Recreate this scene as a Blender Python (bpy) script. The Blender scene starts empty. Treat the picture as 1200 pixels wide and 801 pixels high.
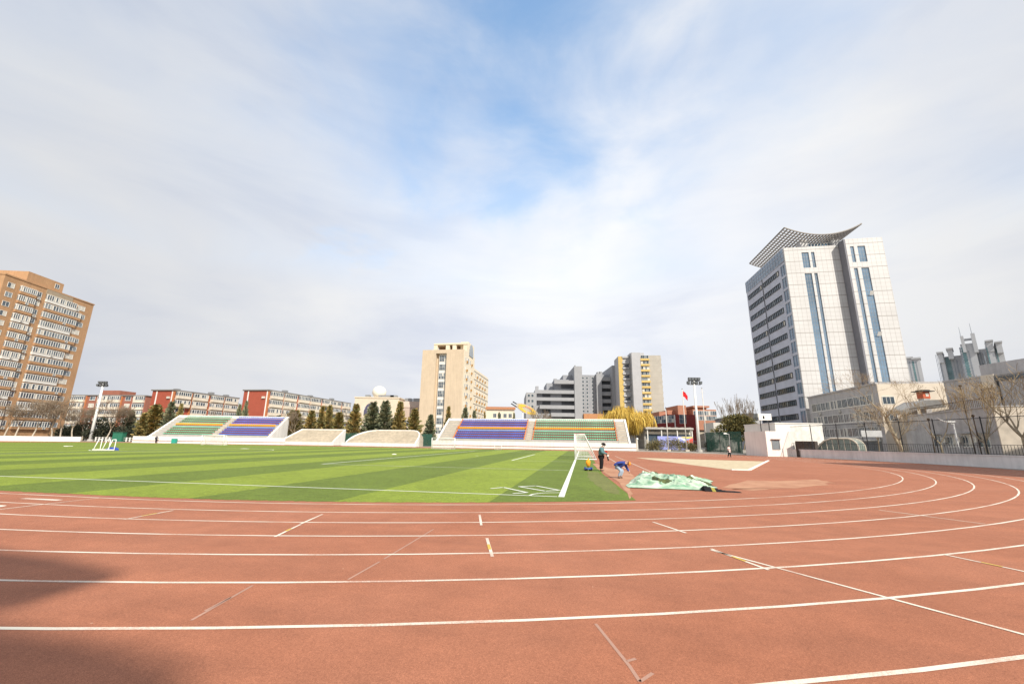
import bpy, bmesh, math, random
from mathutils import Vector, Matrix, noise
random.seed(7)
scene = bpy.context.scene
COL = scene.collection
PI = math.pi

# ------------------------------------------------------------------ camera
FOC, PITCH, ROLL, CYP, CAMH = 477.754, .2207, .0145, 409.03, 1.7025   # focal length in 1200-px units

def ray(x, y):
    u = (x - 600) / FOC; v = (CYP - y) / FOC
    c, s = math.cos(ROLL), math.sin(ROLL)
    u, v = c * u - s * v, s * u + c * v
    cp, sp = math.cos(PITCH), math.sin(PITCH)
    return u, cp - v * sp, sp + v * cp

def atY(x, y, Y):                    # point seen at photo pixel (x, y), at distance Y ahead
    r = ray(x, y); t = Y / r[1]
    return Vector((r[0] * t, Y, CAMH + r[2] * t))

def atz(x, y, z=0.0):                # point seen at photo pixel (x, y), at height z
    r = ray(x, y); t = (z - CAMH) / r[2]
    return Vector((r[0] * t, r[1] * t, z))

# track frame: a runs along the home straight (0 = start of the bend), b towards the infield
TH, D0, S0, RAD = -.17, 10.0, -11.5, 36.1
def T(a, b, z=0.0):
    a += S0; c, s = math.cos(TH), math.sin(TH)
    return Vector((c * a - s * b, D0 + s * a + c * b, z))
def toT(x, y):
    c, s = math.cos(TH), math.sin(TH)
    return c * x + s * (y - D0) - S0, -s * x + c * (y - D0)
STRAIGHT = 84.4
LANE = 1.22

# ------------------------------------------------------------------ materials
def mat(name, rgb, rough=.8, var=.12, scale=3., bump=0., bscale=40., metal=0., spec=.3, rgb2=None, var2=0., scale2=.3, stretch=None, streak=0.):
    m = bpy.data.materials.new(name); m.use_nodes = True
    nt = m.node_tree; N = nt.nodes; L = nt.links
    b = N['Principled BSDF']
    b.inputs['Roughness'].default_value = rough
    b.inputs['Metallic'].default_value = metal
    b.inputs['Specular IOR Level'].default_value = spec
    tc = N.new('ShaderNodeTexCoord'); src = tc.outputs['Object']
    if stretch:
        mp = N.new('ShaderNodeMapping'); mp.inputs['Scale'].default_value = stretch
        L.new(src, mp.inputs['Vector']); src = mp.outputs['Vector']
    n = N.new('ShaderNodeTexNoise'); n.inputs['Scale'].default_value = scale; n.inputs['Detail'].default_value = 6
    n.inputs['Roughness'].default_value = .65
    L.new(src, n.inputs['Vector'])
    r = N.new('ShaderNodeValToRGB'); L.new(n.outputs['Fac'], r.inputs['Fac'])
    c1 = [max(0, c * (1 - var)) for c in rgb]; c2 = [min(1, c * (1 + var)) for c in (rgb2 or rgb)]
    r.color_ramp.elements[0].position = .3; r.color_ramp.elements[1].position = .7
    r.color_ramp.elements[0].color = (*c1, 1); r.color_ramp.elements[1].color = (*c2, 1)
    out = r.outputs['Color']
    if var2:
        n2 = N.new('ShaderNodeTexNoise'); n2.inputs['Scale'].default_value = scale2; n2.inputs['Detail'].default_value = 5
        L.new(src, n2.inputs['Vector'])
        mr = N.new('ShaderNodeMapRange'); mr.inputs[1].default_value = .3; mr.inputs[2].default_value = .7
        mr.inputs[3].default_value = 1 - var2; mr.inputs[4].default_value = 1 + var2
        L.new(n2.outputs['Fac'], mr.inputs[0])
        mx = N.new('ShaderNodeVectorMath'); mx.operation = 'SCALE'
        L.new(out, mx.inputs[0]); L.new(mr.outputs[0], mx.inputs['Scale']); out = mx.outputs[0]
    if streak:           # rain streaks and grime that run down a wall
        mp = N.new('ShaderNodeMapping'); mp.inputs['Scale'].default_value = (1.6, 1.6, .12); L.new(tc.outputs['Object'], mp.inputs['Vector'])
        n3 = N.new('ShaderNodeTexNoise'); n3.inputs['Scale'].default_value = 1.1; n3.inputs['Detail'].default_value = 7; n3.inputs['Roughness'].default_value = .7; L.new(mp.outputs['Vector'], n3.inputs['Vector'])
        m3 = N.new('ShaderNodeMapRange'); m3.inputs[1].default_value = .42; m3.inputs[2].default_value = .75; m3.inputs[3].default_value = 1.03; m3.inputs[4].default_value = 1 - streak; L.new(n3.outputs['Fac'], m3.inputs[0])
        s3 = N.new('ShaderNodeVectorMath'); s3.operation = 'SCALE'; L.new(out, s3.inputs[0]); L.new(m3.outputs[0], s3.inputs['Scale']); out = s3.outputs[0]
    L.new(out, b.inputs['Base Color'])
    if bump:
        nb = N.new('ShaderNodeTexNoise'); nb.inputs['Scale'].default_value = bscale; nb.inputs['Detail'].default_value = 4
        L.new(src, nb.inputs['Vector'])
        bp = N.new('ShaderNodeBump'); bp.inputs['Strength'].default_value = bump; bp.inputs['Distance'].default_value = .02
        L.new(nb.outputs['Fac'], bp.inputs['Height']); L.new(bp.outputs['Normal'], b.inputs['Normal'])
    return m

def net_mat(name, rgb, alpha):       # woven net / wire mesh: partly see-through
    m = bpy.data.materials.new(name); m.use_nodes = True
    nt = m.node_tree; N = nt.nodes; L = nt.links
    b = N['Principled BSDF']; b.inputs['Base Color'].default_value = (*rgb, 1); b.inputs['Roughness'].default_value = .9
    tc = N.new('ShaderNodeTexCoord')
    n = N.new('ShaderNodeTexNoise'); n.inputs['Scale'].default_value = 1.3
    L.new(tc.outputs['Object'], n.inputs['Vector'])
    mr = N.new('ShaderNodeMapRange'); mr.inputs[1].default_value = .3; mr.inputs[2].default_value = .7
    mr.inputs[3].default_value = max(0, alpha - .12); mr.inputs[4].default_value = min(1, alpha + .12)
    L.new(n.outputs['Fac'], mr.inputs[0])
    L.new(mr.outputs[0], b.inputs['Alpha'])
    return m

M = {}
def setup_materials():
    A = M.__setitem__
    A('ground', mat('ground_dust', (.30, .27, .23), .95, .2, .4, .3, 30))
    A('white', mat('white_paint', (.80, .78, .74), .6, .05, 2., var2=.06, streak=.16))
    A('white_metal', mat('white_enamel', (.82, .82, .80), .35, .03, 4., spec=.5))
    A('wallwhite', mat('whitewashed_concrete', (.78, .75, .70), .85, .06, .8, .15, 12, var2=.07, scale2=.25, streak=.25))
    A('wallgrey', mat('lilac_grey_render', (.76, .73, .71), .9, .06, .9, .15, 12, var2=.08, streak=.16))
    A('concrete', mat('tan_concrete', (.50, .44, .35), .9, .12, 1.2, .2, 12, var2=.1, streak=.2))
    A('concrete_grey', mat('grey_concrete', (.42, .40, .37), .9, .12, 1.5, .2, 12))
    A('darkmetal', mat('dark_metal', (.035, .037, .04), .5, .1, 5, spec=.4))
    A('greymetal', mat('grey_metal', (.32, .33, .34), .4, .1, 5, metal=.4))
    A('black', mat('black_cloth', (.012, .012, .014), .9, .15, 20))
    A('glass', mat('window_glass', (.07, .095, .12), .08, .25, .35, spec=.7))
    A('glass_mid', mat('window_glass_pale', (.22, .25, .27), .12, .25, .5, spec=.6))
    A('glass_blue', mat('sky_tinted_glass', (.15, .23, .32), .08, .35, .09, spec=.9, var2=.3, scale2=.03))  # pale blue of the reflected sky is put into this glass colour
    A('curtain', mat('curtained_glass', (.60, .57, .50), .4, .15, 1.))
    A('frame', mat('white_window_frame', (.74, .72, .67), .5, .05, 2))
    A('seat_blue', mat('blue_seat_plastic', (.06, .16, .56), .4, .2, .6, spec=.4))
    A('seat_green', mat('green_seat_plastic', (.16, .46, .30), .4, .2, .6, spec=.4))
    A('seat_orange', mat('orange_seat_plastic', (.85, .36, .03), .4, .08, .6, spec=.4))
    A('riser_red', mat('dark_red_riser', (.27, .06, .04), .8, .15, 2))
    A('orange_edge', mat('orange_edge_paint', (.72, .22, .05), .6, .1, 2))
    A('turf_net', net_mat('goal_net', (.85, .85, .85), .16))
    A('fence_net', net_mat('fence_wire_mesh', (.10, .11, .11), .15))
    A('green_net', net_mat('green_windbreak', (.025, .085, .06), .86))
    A('skin', mat('skin', (.50, .28, .19), .6, .08, 8))
    A('bark', mat('grey_bark', (.24, .19, .13), .95, .25, 6, .4, 20))
    A('bark_pale', mat('pale_plane_bark', (.42, .35, .24), .95, .3, 3, .3, 15))
    A('bark_dark', mat('brown_bark', (.09, .065, .045), .95, .25, 6))
    A('limewash', mat('limewashed_bark', (.52, .45, .36), .9, .15, 4))

# ------------------------------------------------------------------ mesh builder
class MB:
    def __init__(s): s.v = []; s.f = []; s.m = []
    def face(s, pts, m=0):
        i = len(s.v); s.v += [tuple(p) for p in pts]; s.f.append(tuple(range(i, i + len(pts)))); s.m.append(m)
    def box(s, x0, y0, z0, x1, y1, z1, m=0):
        i = len(s.v)
        s.v += [(x0, y0, z0), (x1, y0, z0), (x1, y1, z0), (x0, y1, z0), (x0, y0, z1), (x1, y0, z1), (x1, y1, z1), (x0, y1, z1)]
        for q in ((3, 2, 1, 0), (4, 5, 6, 7), (0, 1, 5, 4), (1, 2, 6, 5), (2, 3, 7, 6), (3, 0, 4, 7)):
            s.f.append(tuple(i + k for k in q)); s.m.append(m)
        return s
    def extrude(s, pts, vec, m=0, cap=True):       # closed polygon swept along vec
        n = len(pts); i = len(s.v); vec = Vector(vec)
        s.v += [tuple(p) for p in pts] + [tuple(Vector(p) + vec) for p in pts]
        for k in range(n):
            s.f.append((i + k, i + (k + 1) % n, i + n + (k + 1) % n, i + n + k)); s.m.append(m)
        if cap:
            s.f.append(tuple(i + k for k in reversed(range(n)))); s.m.append(m)
            s.f.append(tuple(i + n + k for k in range(n))); s.m.append(m)
        return s
    def tube(s, p0, p1, r0, r1=None, n=8, m=0, cap=True):
        p0 = Vector(p0); p1 = Vector(p1); r1 = r0 if r1 is None else r1
        d = (p1 - p0)
        if d.length < 1e-6: return s
        d.normalize(); a = d.orthogonal().normalized(); b = d.cross(a); i = len(s.v)
        for p, r in ((p0, r0), (p1, r1)):
            for k in range(n):
                t = 2 * PI * k / n; s.v.append(tuple(p + (a * math.cos(t) + b * math.sin(t)) * r))
        for k in range(n):
            s.f.append((i + k, i + (k + 1) % n, i + n + (k + 1) % n, i + n + k)); s.m.append(m)
        if cap:
            s.f.append(tuple(i + k for k in reversed(range(n)))); s.m.append(m)
            s.f.append(tuple(i + n + k for k in range(n))); s.m.append(m)
        return s
    def path(s, pts, r, n=6, m=0):
        for p, q in zip(pts, pts[1:]): s.tube(p, q, r, r, n, m)
        return s
    def ball(s, c, rx, ry=None, rz=None, nu=12, nv=8, m=0, v0=0., v1=1.):
        ry = ry or rx; rz = rz or rx; i = len(s.v)
        for a in range(nv + 1):
            ph = PI * (v0 + (v1 - v0) * a / nv)
            for b in range(nu):
                t = 2 * PI * b / nu
                s.v.append((c[0] + rx * math.sin(ph) * math.cos(t), c[1] + ry * math.sin(ph) * math.sin(t), c[2] + rz * math.cos(ph)))
        for a in range(nv):
            for b in range(nu):
                s.f.append((i + a * nu + b, i + (a + 1) * nu + b, i + (a + 1) * nu + (b + 1) % nu, i + a * nu + (b + 1) % nu)); s.m.append(m)
        return s
    def mesh(s, name, mats, smooth=False):
        me = bpy.data.meshes.new(name)
        me.from_pydata([tuple(p) for p in s.v], [], s.f)
        if not isinstance(mats, (list, tuple)): mats = [mats]
        for x in mats: me.materials.append(x)
        me.polygons.foreach_set('material_index', s.m)
        if smooth: me.polygons.foreach_set('use_smooth', [True] * len(s.f))
        me.validate(); me.update()
        return me
    def build(s, name, mats, parent=None, smooth=False, loc=None, rz=0.):
        return link(name, s.mesh(name, mats, smooth), parent, loc, rz)

def link(name, me, parent=None, loc=None, rz=0., scale=None):
    o = bpy.data.objects.new(name, me); COL.objects.link(o)
    if parent: o.parent = parent
    if loc is not None: o.location = loc
    o.rotation_euler = (0, 0, rz)
    if scale: o.scale = scale
    return o

def tag(o, label=None, cat=None, group=None, kind=None):
    if label: o['label'] = label
    if cat: o['category'] = cat
    if group: o['group'] = group
    if kind: o['kind'] = kind
    return o

def thing(name, label, cat, loc=(0, 0, 0), rz=0., group=None):
    o = bpy.data.objects.new(name, None); COL.objects.link(o)
    o.location = loc; o.rotation_euler = (0, 0, rz); o.empty_display_size = .2
    return tag(o, label, cat, group)

def struct(name, mb, mats, parent=None, loc=None, rz=0.):
    return tag(mb.build(name, mats, parent, loc=loc, rz=rz), kind='structure')

def dup(root, loc, rz=0., label=None, group=None, scale=None):
    r = root.copy(); COL.objects.link(r); r.location = loc; r.rotation_euler = (0, 0, rz)
    if scale: r.scale = scale
    if label: r['label'] = label
    if group: r['group'] = group
    for ch in list(root.children):
        c = ch.copy(); COL.objects.link(c); c.parent = r
        for g in list(ch.children):
            d = g.copy(); COL.objects.link(d); d.parent = c
    return r
# ------------------------------------------------------------------ ground, track, pitch
def off_path(d, n=64):
    """closed centre line at offset d outside the inner lane line (track frame)"""
    r = RAD + d; P = []
    for k in range(n + 1):
        t = -PI / 2 + PI * k / n; P.append((r * math.cos(t), RAD + r * math.sin(t)))
    for k in range(n + 1):
        t = PI / 2 + PI * k / n; P.append((-STRAIGHT + r * math.cos(t), RAD + r * math.sin(t)))
    return P

def strip(mb, P, w, z, m=0, closed=False):
    n = len(P); L = []
    for i in range(n):
        if closed: p, q = P[i - 1], P[(i + 1) % n]
        else: p, q = P[max(0, i - 1)], P[min(n - 1, i + 1)]
        d = Vector((q[0] - p[0], q[1] - p[1])); d.normalize(); nx, ny = -d.y * w / 2, d.x * w / 2
        L.append(((P[i][0] + nx, P[i][1] + ny, z), (P[i][0] - nx, P[i][1] - ny, z)))
    for i in range(n if closed else n - 1):
        a, b = L[i], L[(i + 1) % n]
        mb.face((a[0], a[1], b[1], b[0]), m)

def track_material():
    m = bpy.data.materials.new('red_track_rubber'); m.use_nodes = True
    nt = m.node_tree; N = nt.nodes; L = nt.links; b = N['Principled BSDF']
    b.inputs['Roughness'].default_value = .85; b.inputs['Specular IOR Level'].default_value = .25
    tc = N.new('ShaderNodeTexCoord'); src = tc.outputs['Object']
    def nz(scale, det, rough=.6, st=None):
        v = src
        if st:
            mp = N.new('ShaderNodeMapping'); mp.inputs['Scale'].default_value = st; L.new(src, mp.inputs['Vector']); v = mp.outputs['Vector']
        n = N.new('ShaderNodeTexNoise'); n.inputs['Scale'].default_value = scale; n.inputs['Detail'].default_value = det
        n.inputs['Roughness'].default_value = rough; L.new(v, n.inputs['Vector']); return n.outputs['Fac']
    def ramp(f, p0, c0, p1, c1):
        r = N.new('ShaderNodeValToRGB'); r.color_ramp.elements[0].position = p0; r.color_ramp.elements[1].position = p1
        r.color_ramp.elements[0].color = (*c0, 1); r.color_ramp.elements[1].color = (*c1, 1); L.new(f, r.inputs['Fac']); return r.outputs['Color']
    def mul(a, bb):
        x = N.new('ShaderNodeMix'); x.data_type = 'RGBA'; x.blend_type = 'MULTIPLY'; x.inputs[0].default_value = 1
        L.new(a, x.inputs[6]); L.new(bb, x.inputs[7]); return x.outputs[2]
    base = ramp(nz(.22, 6), .3, (.375, .143, .076), .7, (.435, .178, .100))
    grain = mul(ramp(nz(190, 3, .7), .35, (.58, .55, .55), .62, (1.25, 1.28, 1.30)), ramp(nz(48, 5, .8), .36, (.80, .78, .78), .64, (1.14, 1.16, 1.17)))
    blot = ramp(nz(1.6, 7, .75), .3, (.86, .86, .87), .68, (1.09, 1.08, 1.08))
    lanes = ramp(nz(.9, 4, .6, (.12, 1.6, 1)), .3, (.90, .90, .91), .7, (1.07, 1.06, 1.05))   # wear along the running direction
    scuff = ramp(nz(7, 8, .75), .60, (1, 1, 1), .74, (.80, .80, .84))
    c = mul(mul(mul(mul(base, grain), blot), lanes), scuff)
    vo = N.new('ShaderNodeTexVoronoi'); vo.inputs['Scale'].default_value = 2.6; L.new(src, vo.inputs['Vector'])     # scattered pale crumbs and dark gum spots
    sp = N.new('ShaderNodeMath'); sp.operation = 'LESS_THAN'; sp.inputs[1].default_value = .026; L.new(vo.outputs['Distance'], sp.inputs[0])
    sx = N.new('ShaderNodeMix'); sx.data_type = 'RGBA'; L.new(sp.outputs[0], sx.inputs[0]); L.new(c, sx.inputs[6])
    sr = N.new('ShaderNodeValToRGB'); sr.color_ramp.interpolation = 'CONSTANT'; sr.color_ramp.elements[0].color = (.16, .07, .045, 1); sr.color_ramp.elements[1].color = (.55, .33, .22, 1); sr.color_ramp.elements[1].position = .45
    L.new(vo.outputs['Color'], sr.inputs['Fac']); L.new(sr.outputs['Color'], sx.inputs[7]); c = sx.outputs[2]
    L.new(c, b.inputs['Base Color'])
    bp = N.new('ShaderNodeBump'); bp.inputs['Strength'].default_value = .5; bp.inputs['Distance'].default_value = .006
    L.new(nz(240, 3, .7), bp.inputs['Height']); L.new(bp.outputs['Normal'], b.inputs['Normal'])
    return m

def turf_material(name, c, v):
    m = bpy.data.materials.new(name); m.use_nodes = True
    nt = m.node_tree; N = nt.nodes; L = nt.links; b = N['Principled BSDF']
    b.inputs['Roughness'].default_value = .75; b.inputs['Specular IOR Level'].default_value = .2
    tc = N.new('ShaderNodeTexCoord'); src = tc.outputs['Object']
    cols = []
    for sc, dt, lo, hi in ((24, 5, .50, 1.50), (.35, 4, .86, 1.14), (4.0, 6, .78, 1.22)):
        n = N.new('ShaderNodeTexNoise'); n.inputs['Scale'].default_value = sc; n.inputs['Detail'].default_value = dt; n.inputs['Roughness'].default_value = .7
        L.new(src, n.inputs['Vector'])
        mr = N.new('ShaderNodeMapRange'); mr.inputs[1].default_value = .3; mr.inputs[2].default_value = .7; mr.inputs[3].default_value = lo; mr.inputs[4].default_value = hi
        L.new(n.outputs['Fac'], mr.inputs[0]); cols.append(mr.outputs[0])
    p = cols[0]
    for q in cols[1:]:
        k = N.new('ShaderNodeMath'); k.operation = 'MULTIPLY'; L.new(p, k.inputs[0]); L.new(q, k.inputs[1]); p = k.outputs[0]
    sc = N.new('ShaderNodeVectorMath'); sc.operation = 'SCALE'; sc.inputs[0].default_value = c; L.new(p, sc.inputs['Scale'])
    L.new(sc.outputs[0], b.inputs['Base Color'])
    nb = N.new('ShaderNodeTexNoise'); nb.inputs['Scale'].default_value = 60; nb.inputs['Detail'].default_value = 4; L.new(src, nb.inputs['Vector'])
    bp = N.new('ShaderNodeBump'); bp.inputs['Strength'].default_value = .6; bp.inputs['Distance'].default_value = .03
    L.new(nb.outputs['Fac'], bp.inputs['Height']); L.new(bp.outputs['Normal'], b.inputs['Normal'])
    return m

def line_material(name, c, wear=.7):
    m = bpy.data.materials.new(name); m.use_nodes = True
    nt = m.node_tree; N = nt.nodes; L = nt.links; b = N['Principled BSDF']; b.inputs['Roughness'].default_value = .8
    tc = N.new('ShaderNodeTexCoord')
    n = N.new('ShaderNodeTexNoise'); n.inputs['Scale'].default_value = 55; n.inputs['Detail'].default_value = 6; n.inputs['Roughness'].default_value = .8
    L.new(tc.outputs['Object'], n.inputs['Vector'])
    n2 = N.new('ShaderNodeTexNoise'); n2.inputs['Scale'].default_value = .8; n2.inputs['Detail'].default_value = 4
    L.new(tc.outputs['Object'], n2.inputs['Vector'])
    mu = N.new('ShaderNodeMath'); mu.operation = 'MULTIPLY'; L.new(n.outputs['Fac'], mu.inputs[0]); L.new(n2.outputs['Fac'], mu.inputs[1])
    r = N.new('ShaderNodeValToRGB'); L.new(mu.outputs[0], r.inputs['Fac'])
    r.color_ramp.elements[0].position = .22; r.color_ramp.elements[0].color = (*c, 1)
    r.color_ramp.elements[1].position = .22 + .3 / max(wear, .05) * .45; r.color_ramp.elements[1].color = (.50, .28, .20, 1)
    L.new(r.outputs['Color'], b.inputs['Base Color'])
    return m

def build_ground():
    g = MB(); g.face(((-2500, -2500, 0), (2500, -2500, 0), (2500, 2500, 0), (-2500, 2500, 0)))
    struct('ground', g, M['ground'])
    org = T(0, 0)
    # red surface: whole oval, apron included
    P = off_path(11.6, 96); mb = MB(); mb.face([(x, y, .004) for x, y in P])
    trk = struct('running_track', mb, track_material(), loc=org, rz=TH)
    # pale kerb edge round the outside
    # lane lines
    lm = line_material('lane_line_paint', (.74, .68, .57), .85); ym = line_material('yellow_paint', (.62, .42, .06)); bm = line_material('faded_blue_paint', (.39, .225, .165), .8)
    mb = MB()
    for k in range(9):
        strip(mb, off_path(k * LANE + (.05 if k == 7 else 0), 96), .055, .007, 0, True)
    def seg(p, q, w=.05, m=0, z=.009):           # world points
        strip(mb, [toT(p[0], p[1]), toT(q[0], q[1])], w, z, m)
    def pseg(x0, y0, x1, y1, w=.05, m=0, z=.009): seg(atz(x0, y0), atz(x1, y1), w, m, z)
    strip(mb, [(0, 0), (0, -8 * LANE)], .05, .009)
    pseg(562, 603, 564, 615.5); pseg(570.5, 630.5, 577, 652.5); pseg(572.3, 638, 574, 644, .05, 1, .011)
    pseg(378, 602.5, 352, 614); pseg(352, 614.5, 322, 629); pseg(341, 619.5, 335, 622.5, .05, 1, .011)
    pseg(203, 598, 146, 608.5); pseg(184, 601.3, 166, 604.7, .05, 1, .011)
    pseg(765, 611.5, 804, 624.5); pseg(1030, 597.5, 1155, 614)
    pseg(833, 644.5, 1230, 752); pseg(833, 643, 901, 668); pseg(858, 652.2, 874, 658, .05, 1, .011)
    pseg(1107, 650, 1230, 676); pseg(1150, 659, 1175, 664.4, .05, 1, .011)
    for q in ((296, 686, 224, 727), (270, 700, 240, 716), (698, 731, 738, 781), (738, 781, 750, 799), (750, 799, 765, 789), (735, 775, 745, 772), (508, 620, 450, 655), (445, 658, 408, 679)):
        pseg(*q, .03, 2, .0062)
    struct('lane_lines', mb, [lm, ym, bm], loc=org, rz=TH)
    # painted lane numbers before the finish line
    for k in range(8):
        cu = bpy.data.curves.new('lane_number', 'FONT'); cu.body = str(k + 1); cu.size = 1.15; cu.align_x = 'CENTER'; cu.align_y = 'CENTER'; cu.offset = .02
        o = bpy.data.objects.new('tmp', cu); COL.objects.link(o)
        dg = bpy.context.evaluated_depsgraph_get(); me = bpy.data.meshes.new_from_object(o.evaluated_get(dg)); bpy.data.objects.remove(o)
        me.name = 'lane_number'; me.materials.clear(); me.materials.append(lm)
        o = link('lane_number', me, None, T(-1.15, -(k + .5) * LANE, .008), TH - PI / 2); o.scale = (1.0, 1.5, 1); tag(o, kind='structure')
    # infield turf in two tones, striped across the pitch
    tl = turf_material('light_turf', (.225, .285, .034), 0); td = turf_material('dark_turf', (.138, .188, .028), 0); te = turf_material('worn_turf', (.175, .185, .055), 0)
    mb = MB(); a1 = 14.35; b0, b1 = .42, 2 * RAD - .42; s = 10.55; wid = 4.12; k = 0
    def arow(a):          # left end of the turf is a straight edge
        return a
    rj = random.Random(9)
    def lim(a):           # the turf stops short of the inner lane line, which bends away at both ends
        r = RAD - .42; x = max(0, a, -STRAIGHT - a); h = math.sqrt(r * r - x * x); return RAD - h, RAD + h
    def band(x0, x1, m):
        n = 40; q = [x0 + (x1 - x0) * i / n for i in range(n + 1)]
        mb.face([(x, lim(x)[0] + rj.uniform(-.05, .05) * (0 < j < n), .008) for j, x in enumerate(q)] + [(x, lim(x)[1], .008) for x in reversed(q)], m)
    e0, e1 = lim(a1 + .5), lim(s)
    mb.face([(s, e1[0], .008)] + [(s + (a1 + .4 - s) * i / 5, lim(s + (a1 + .4 - s) * i / 5)[0], .008) for i in range(1, 6)] + [(a1 - .1, 14, .008), (a1 - .2, e0[1], .008), (s, e1[1], .008)], 1)
    while s > -STRAIGHT - 16: band(s - wid, s, 0 if k % 2 == 0 else 1); s -= wid; k += 1
    tag(mb.build('turf', [tl, td, te], None, loc=org, rz=TH), kind='structure')
    # dusty fringe between turf and the red infield, and sandy dust on the red
    sand = mat('sand', (.52, .42, .27), .95, .15, 2., .3, 60, rgb2=(.56, .47, .32))
    dust = mat('dusty_red', (.41, .19, .11), .95, .12, .9, .3, 60, rgb2=(.47, .26, .16))
    pw = mat('field_line_paint', (.74, .76, .66), .8, .08, 9)
    rnd = random.Random(3)
    def blotch(P, z, n=5, amp=.25):
        out = []
        for i in range(len(P)):
            p = Vector((*P[i], 0)); q = Vector((*P[(i + 1) % len(P)], 0))
            for j in range(n):
                w = p.lerp(q, j / n); out.append((w.x + rnd.uniform(-amp, amp), w.y + rnd.uniform(-amp, amp), z))
        return out
    mb = MB()
    P = [atz(x, y) for x, y in ((739, 585), (733, 574), (722, 563), (710, 555), (700, 549), (694, 543), (699, 543), (712, 548), (735, 552), (744, 559), (736, 567), (741, 579))]
    mb.face(blotch([toT(p.x, p.y) for p in P], .0125, 3, .05))
    P = [atz(x, y) for x, y in ((880, 563), (960, 562), (980, 566), (940, 571), (878, 574), (842, 571))]
    mb.face(blotch([toT(p.x, p.y) for p in P], .0085, 5, .25))
    struct('dust_patch', mb, dust, loc=org, rz=TH)
    mb = MB(); P = [atz(x, y) for x, y in ((688, 552), (700, 553), (712, 560), (722, 571), (728, 580), (712, 577), (697, 567), (688, 559))]
    mb.face(blotch([toT(p.x, p.y) for p in P], .0105, 4, .07)); struct('worn_turf', mb, te, loc=org, rz=TH)
    # sand landing sector with white edging
    Q = [atz(744, 536), atz(899, 540.5), atz(878, 551), atz(857, 550.5)]
    mb = MB(); mb.face([(p.x, p.y, .010) for p in Q]); struct('sand_sector', mb, sand)
    mb = MB()
    for p, q in ((Q[1] + (Q[1] - Q[2]) * .12, Q[2]), (Q[2], Q[3])):
        d = (q - p).normalized(); n = Vector((-d.y, d.x, 0)) * .09
        mb.extrude([(p - n) + Vector((0, 0, .003)), (q - n) + Vector((0, 0, .003)), (q + n) + Vector((0, 0, .003)), (p + n) + Vector((0, 0, .003))], (0, 0, .07))
    struct('sector_kerb', mb, M['white'])
    mb = MB()
    for a in (16.0, 17.22): strip(mb, [(a, 16.8), (a, 45)], .06, .012)
    struct('runway_lines', mb, lm, loc=org, rz=TH)
    # football markings
    mb = MB(); g = 12.5; y0, y1 = 3.75, 2 * RAD - 3.75; c = RAD; z = .0125
    strip(mb, [(g, y0 - .06), (g, y1)], .19, z + .001); strip(mb, [(-STRAIGHT - 12.5, y0), (g - .13, y0)], .09, z); strip(mb, [(-STRAIGHT - 12.5, y1), (g - .13, y1)], .12, z)
    for hw, dep in ((20.16, 16.5), (9.16, 5.5)):
        strip(mb, [(g - .13, c - hw), (g - dep, c - hw)], .08, z + .002); strip(mb, [(g - .13, c + hw), (g - dep, c + hw)], .1, z + .002)
        strip(mb, [(g - dep, c - hw - .06), (g - dep, c + hw)], .15, z + .003)
    strip(mb, [(g + .0 + 1 * math.cos(t), y0 + 1 * math.sin(t)) for t in [PI / 2 + PI / 2 * i / 10 for i in range(11)]], .08, z + .003)
    strip(mb, [(-36, y0), (-36, y1)], .12, z + .001)
    strip(mb, [(-36 + 9.15 * math.cos(t), c + 9.15 * math.sin(t)) for t in [2 * PI * i / 48 for i in range(48)]], .12, z + .002, closed=True)
    strip(mb, [(g - 11 - .15, c), (g - 11 + .15, c)], .3, z + .003)
    # the small ticked zig-zag set out in white tape by the corner
    for q in ((575, 572.6, 590, 571.2), (590, 571.2, 618, 577.3), (618, 577.3, 601, 578.4), (608, 570.2, 628, 569.4), (628, 569.4, 656, 574.6), (656, 574.6, 639, 575.6), (608, 570.2, 639, 575.6)):
        p0 = atz(q[0], q[1]); p1 = atz(q[2], q[3]); strip(mb, [toT(p0.x, p0.y), toT(p1.x, p1.y)], .11, z + .006)
    struct('pitch_markings', mb, pw, loc=org, rz=TH)
    # pavement beyond the far side of the oval (pale kerb strip)
    mb = MB()
    P = off_path(11.6, 96)
    strip(mb, P[64:170], .4, .05)
    struct('oval_kerb', mb, M['concrete'], loc=org, rz=TH)

def arc_wall(mb, cx, cy, r0, r1, t0, t1, z0, z1, n, m=0):
    for k in range(n):
        ta = t0 + (t1 - t0) * k / n; tb = t0 + (t1 - t0) * (k + 1) / n
        p = [(cx + r * math.cos(t), cy + r * math.sin(t), z) for z in (z0, z1) for r, t in ((r0, ta), (r1, ta), (r1, tb), (r0, tb))]
        for q in ((4, 5, 6, 7), (1, 2, 6, 5), (0, 4, 7, 3)): mb.face([p[i] for i in q], m)
        if k == 0: mb.face([p[i] for i in (0, 1, 5, 4)], m)
        if k == n - 1: mb.face([p[i] for i in (2, 3, 7, 6)], m)
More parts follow.
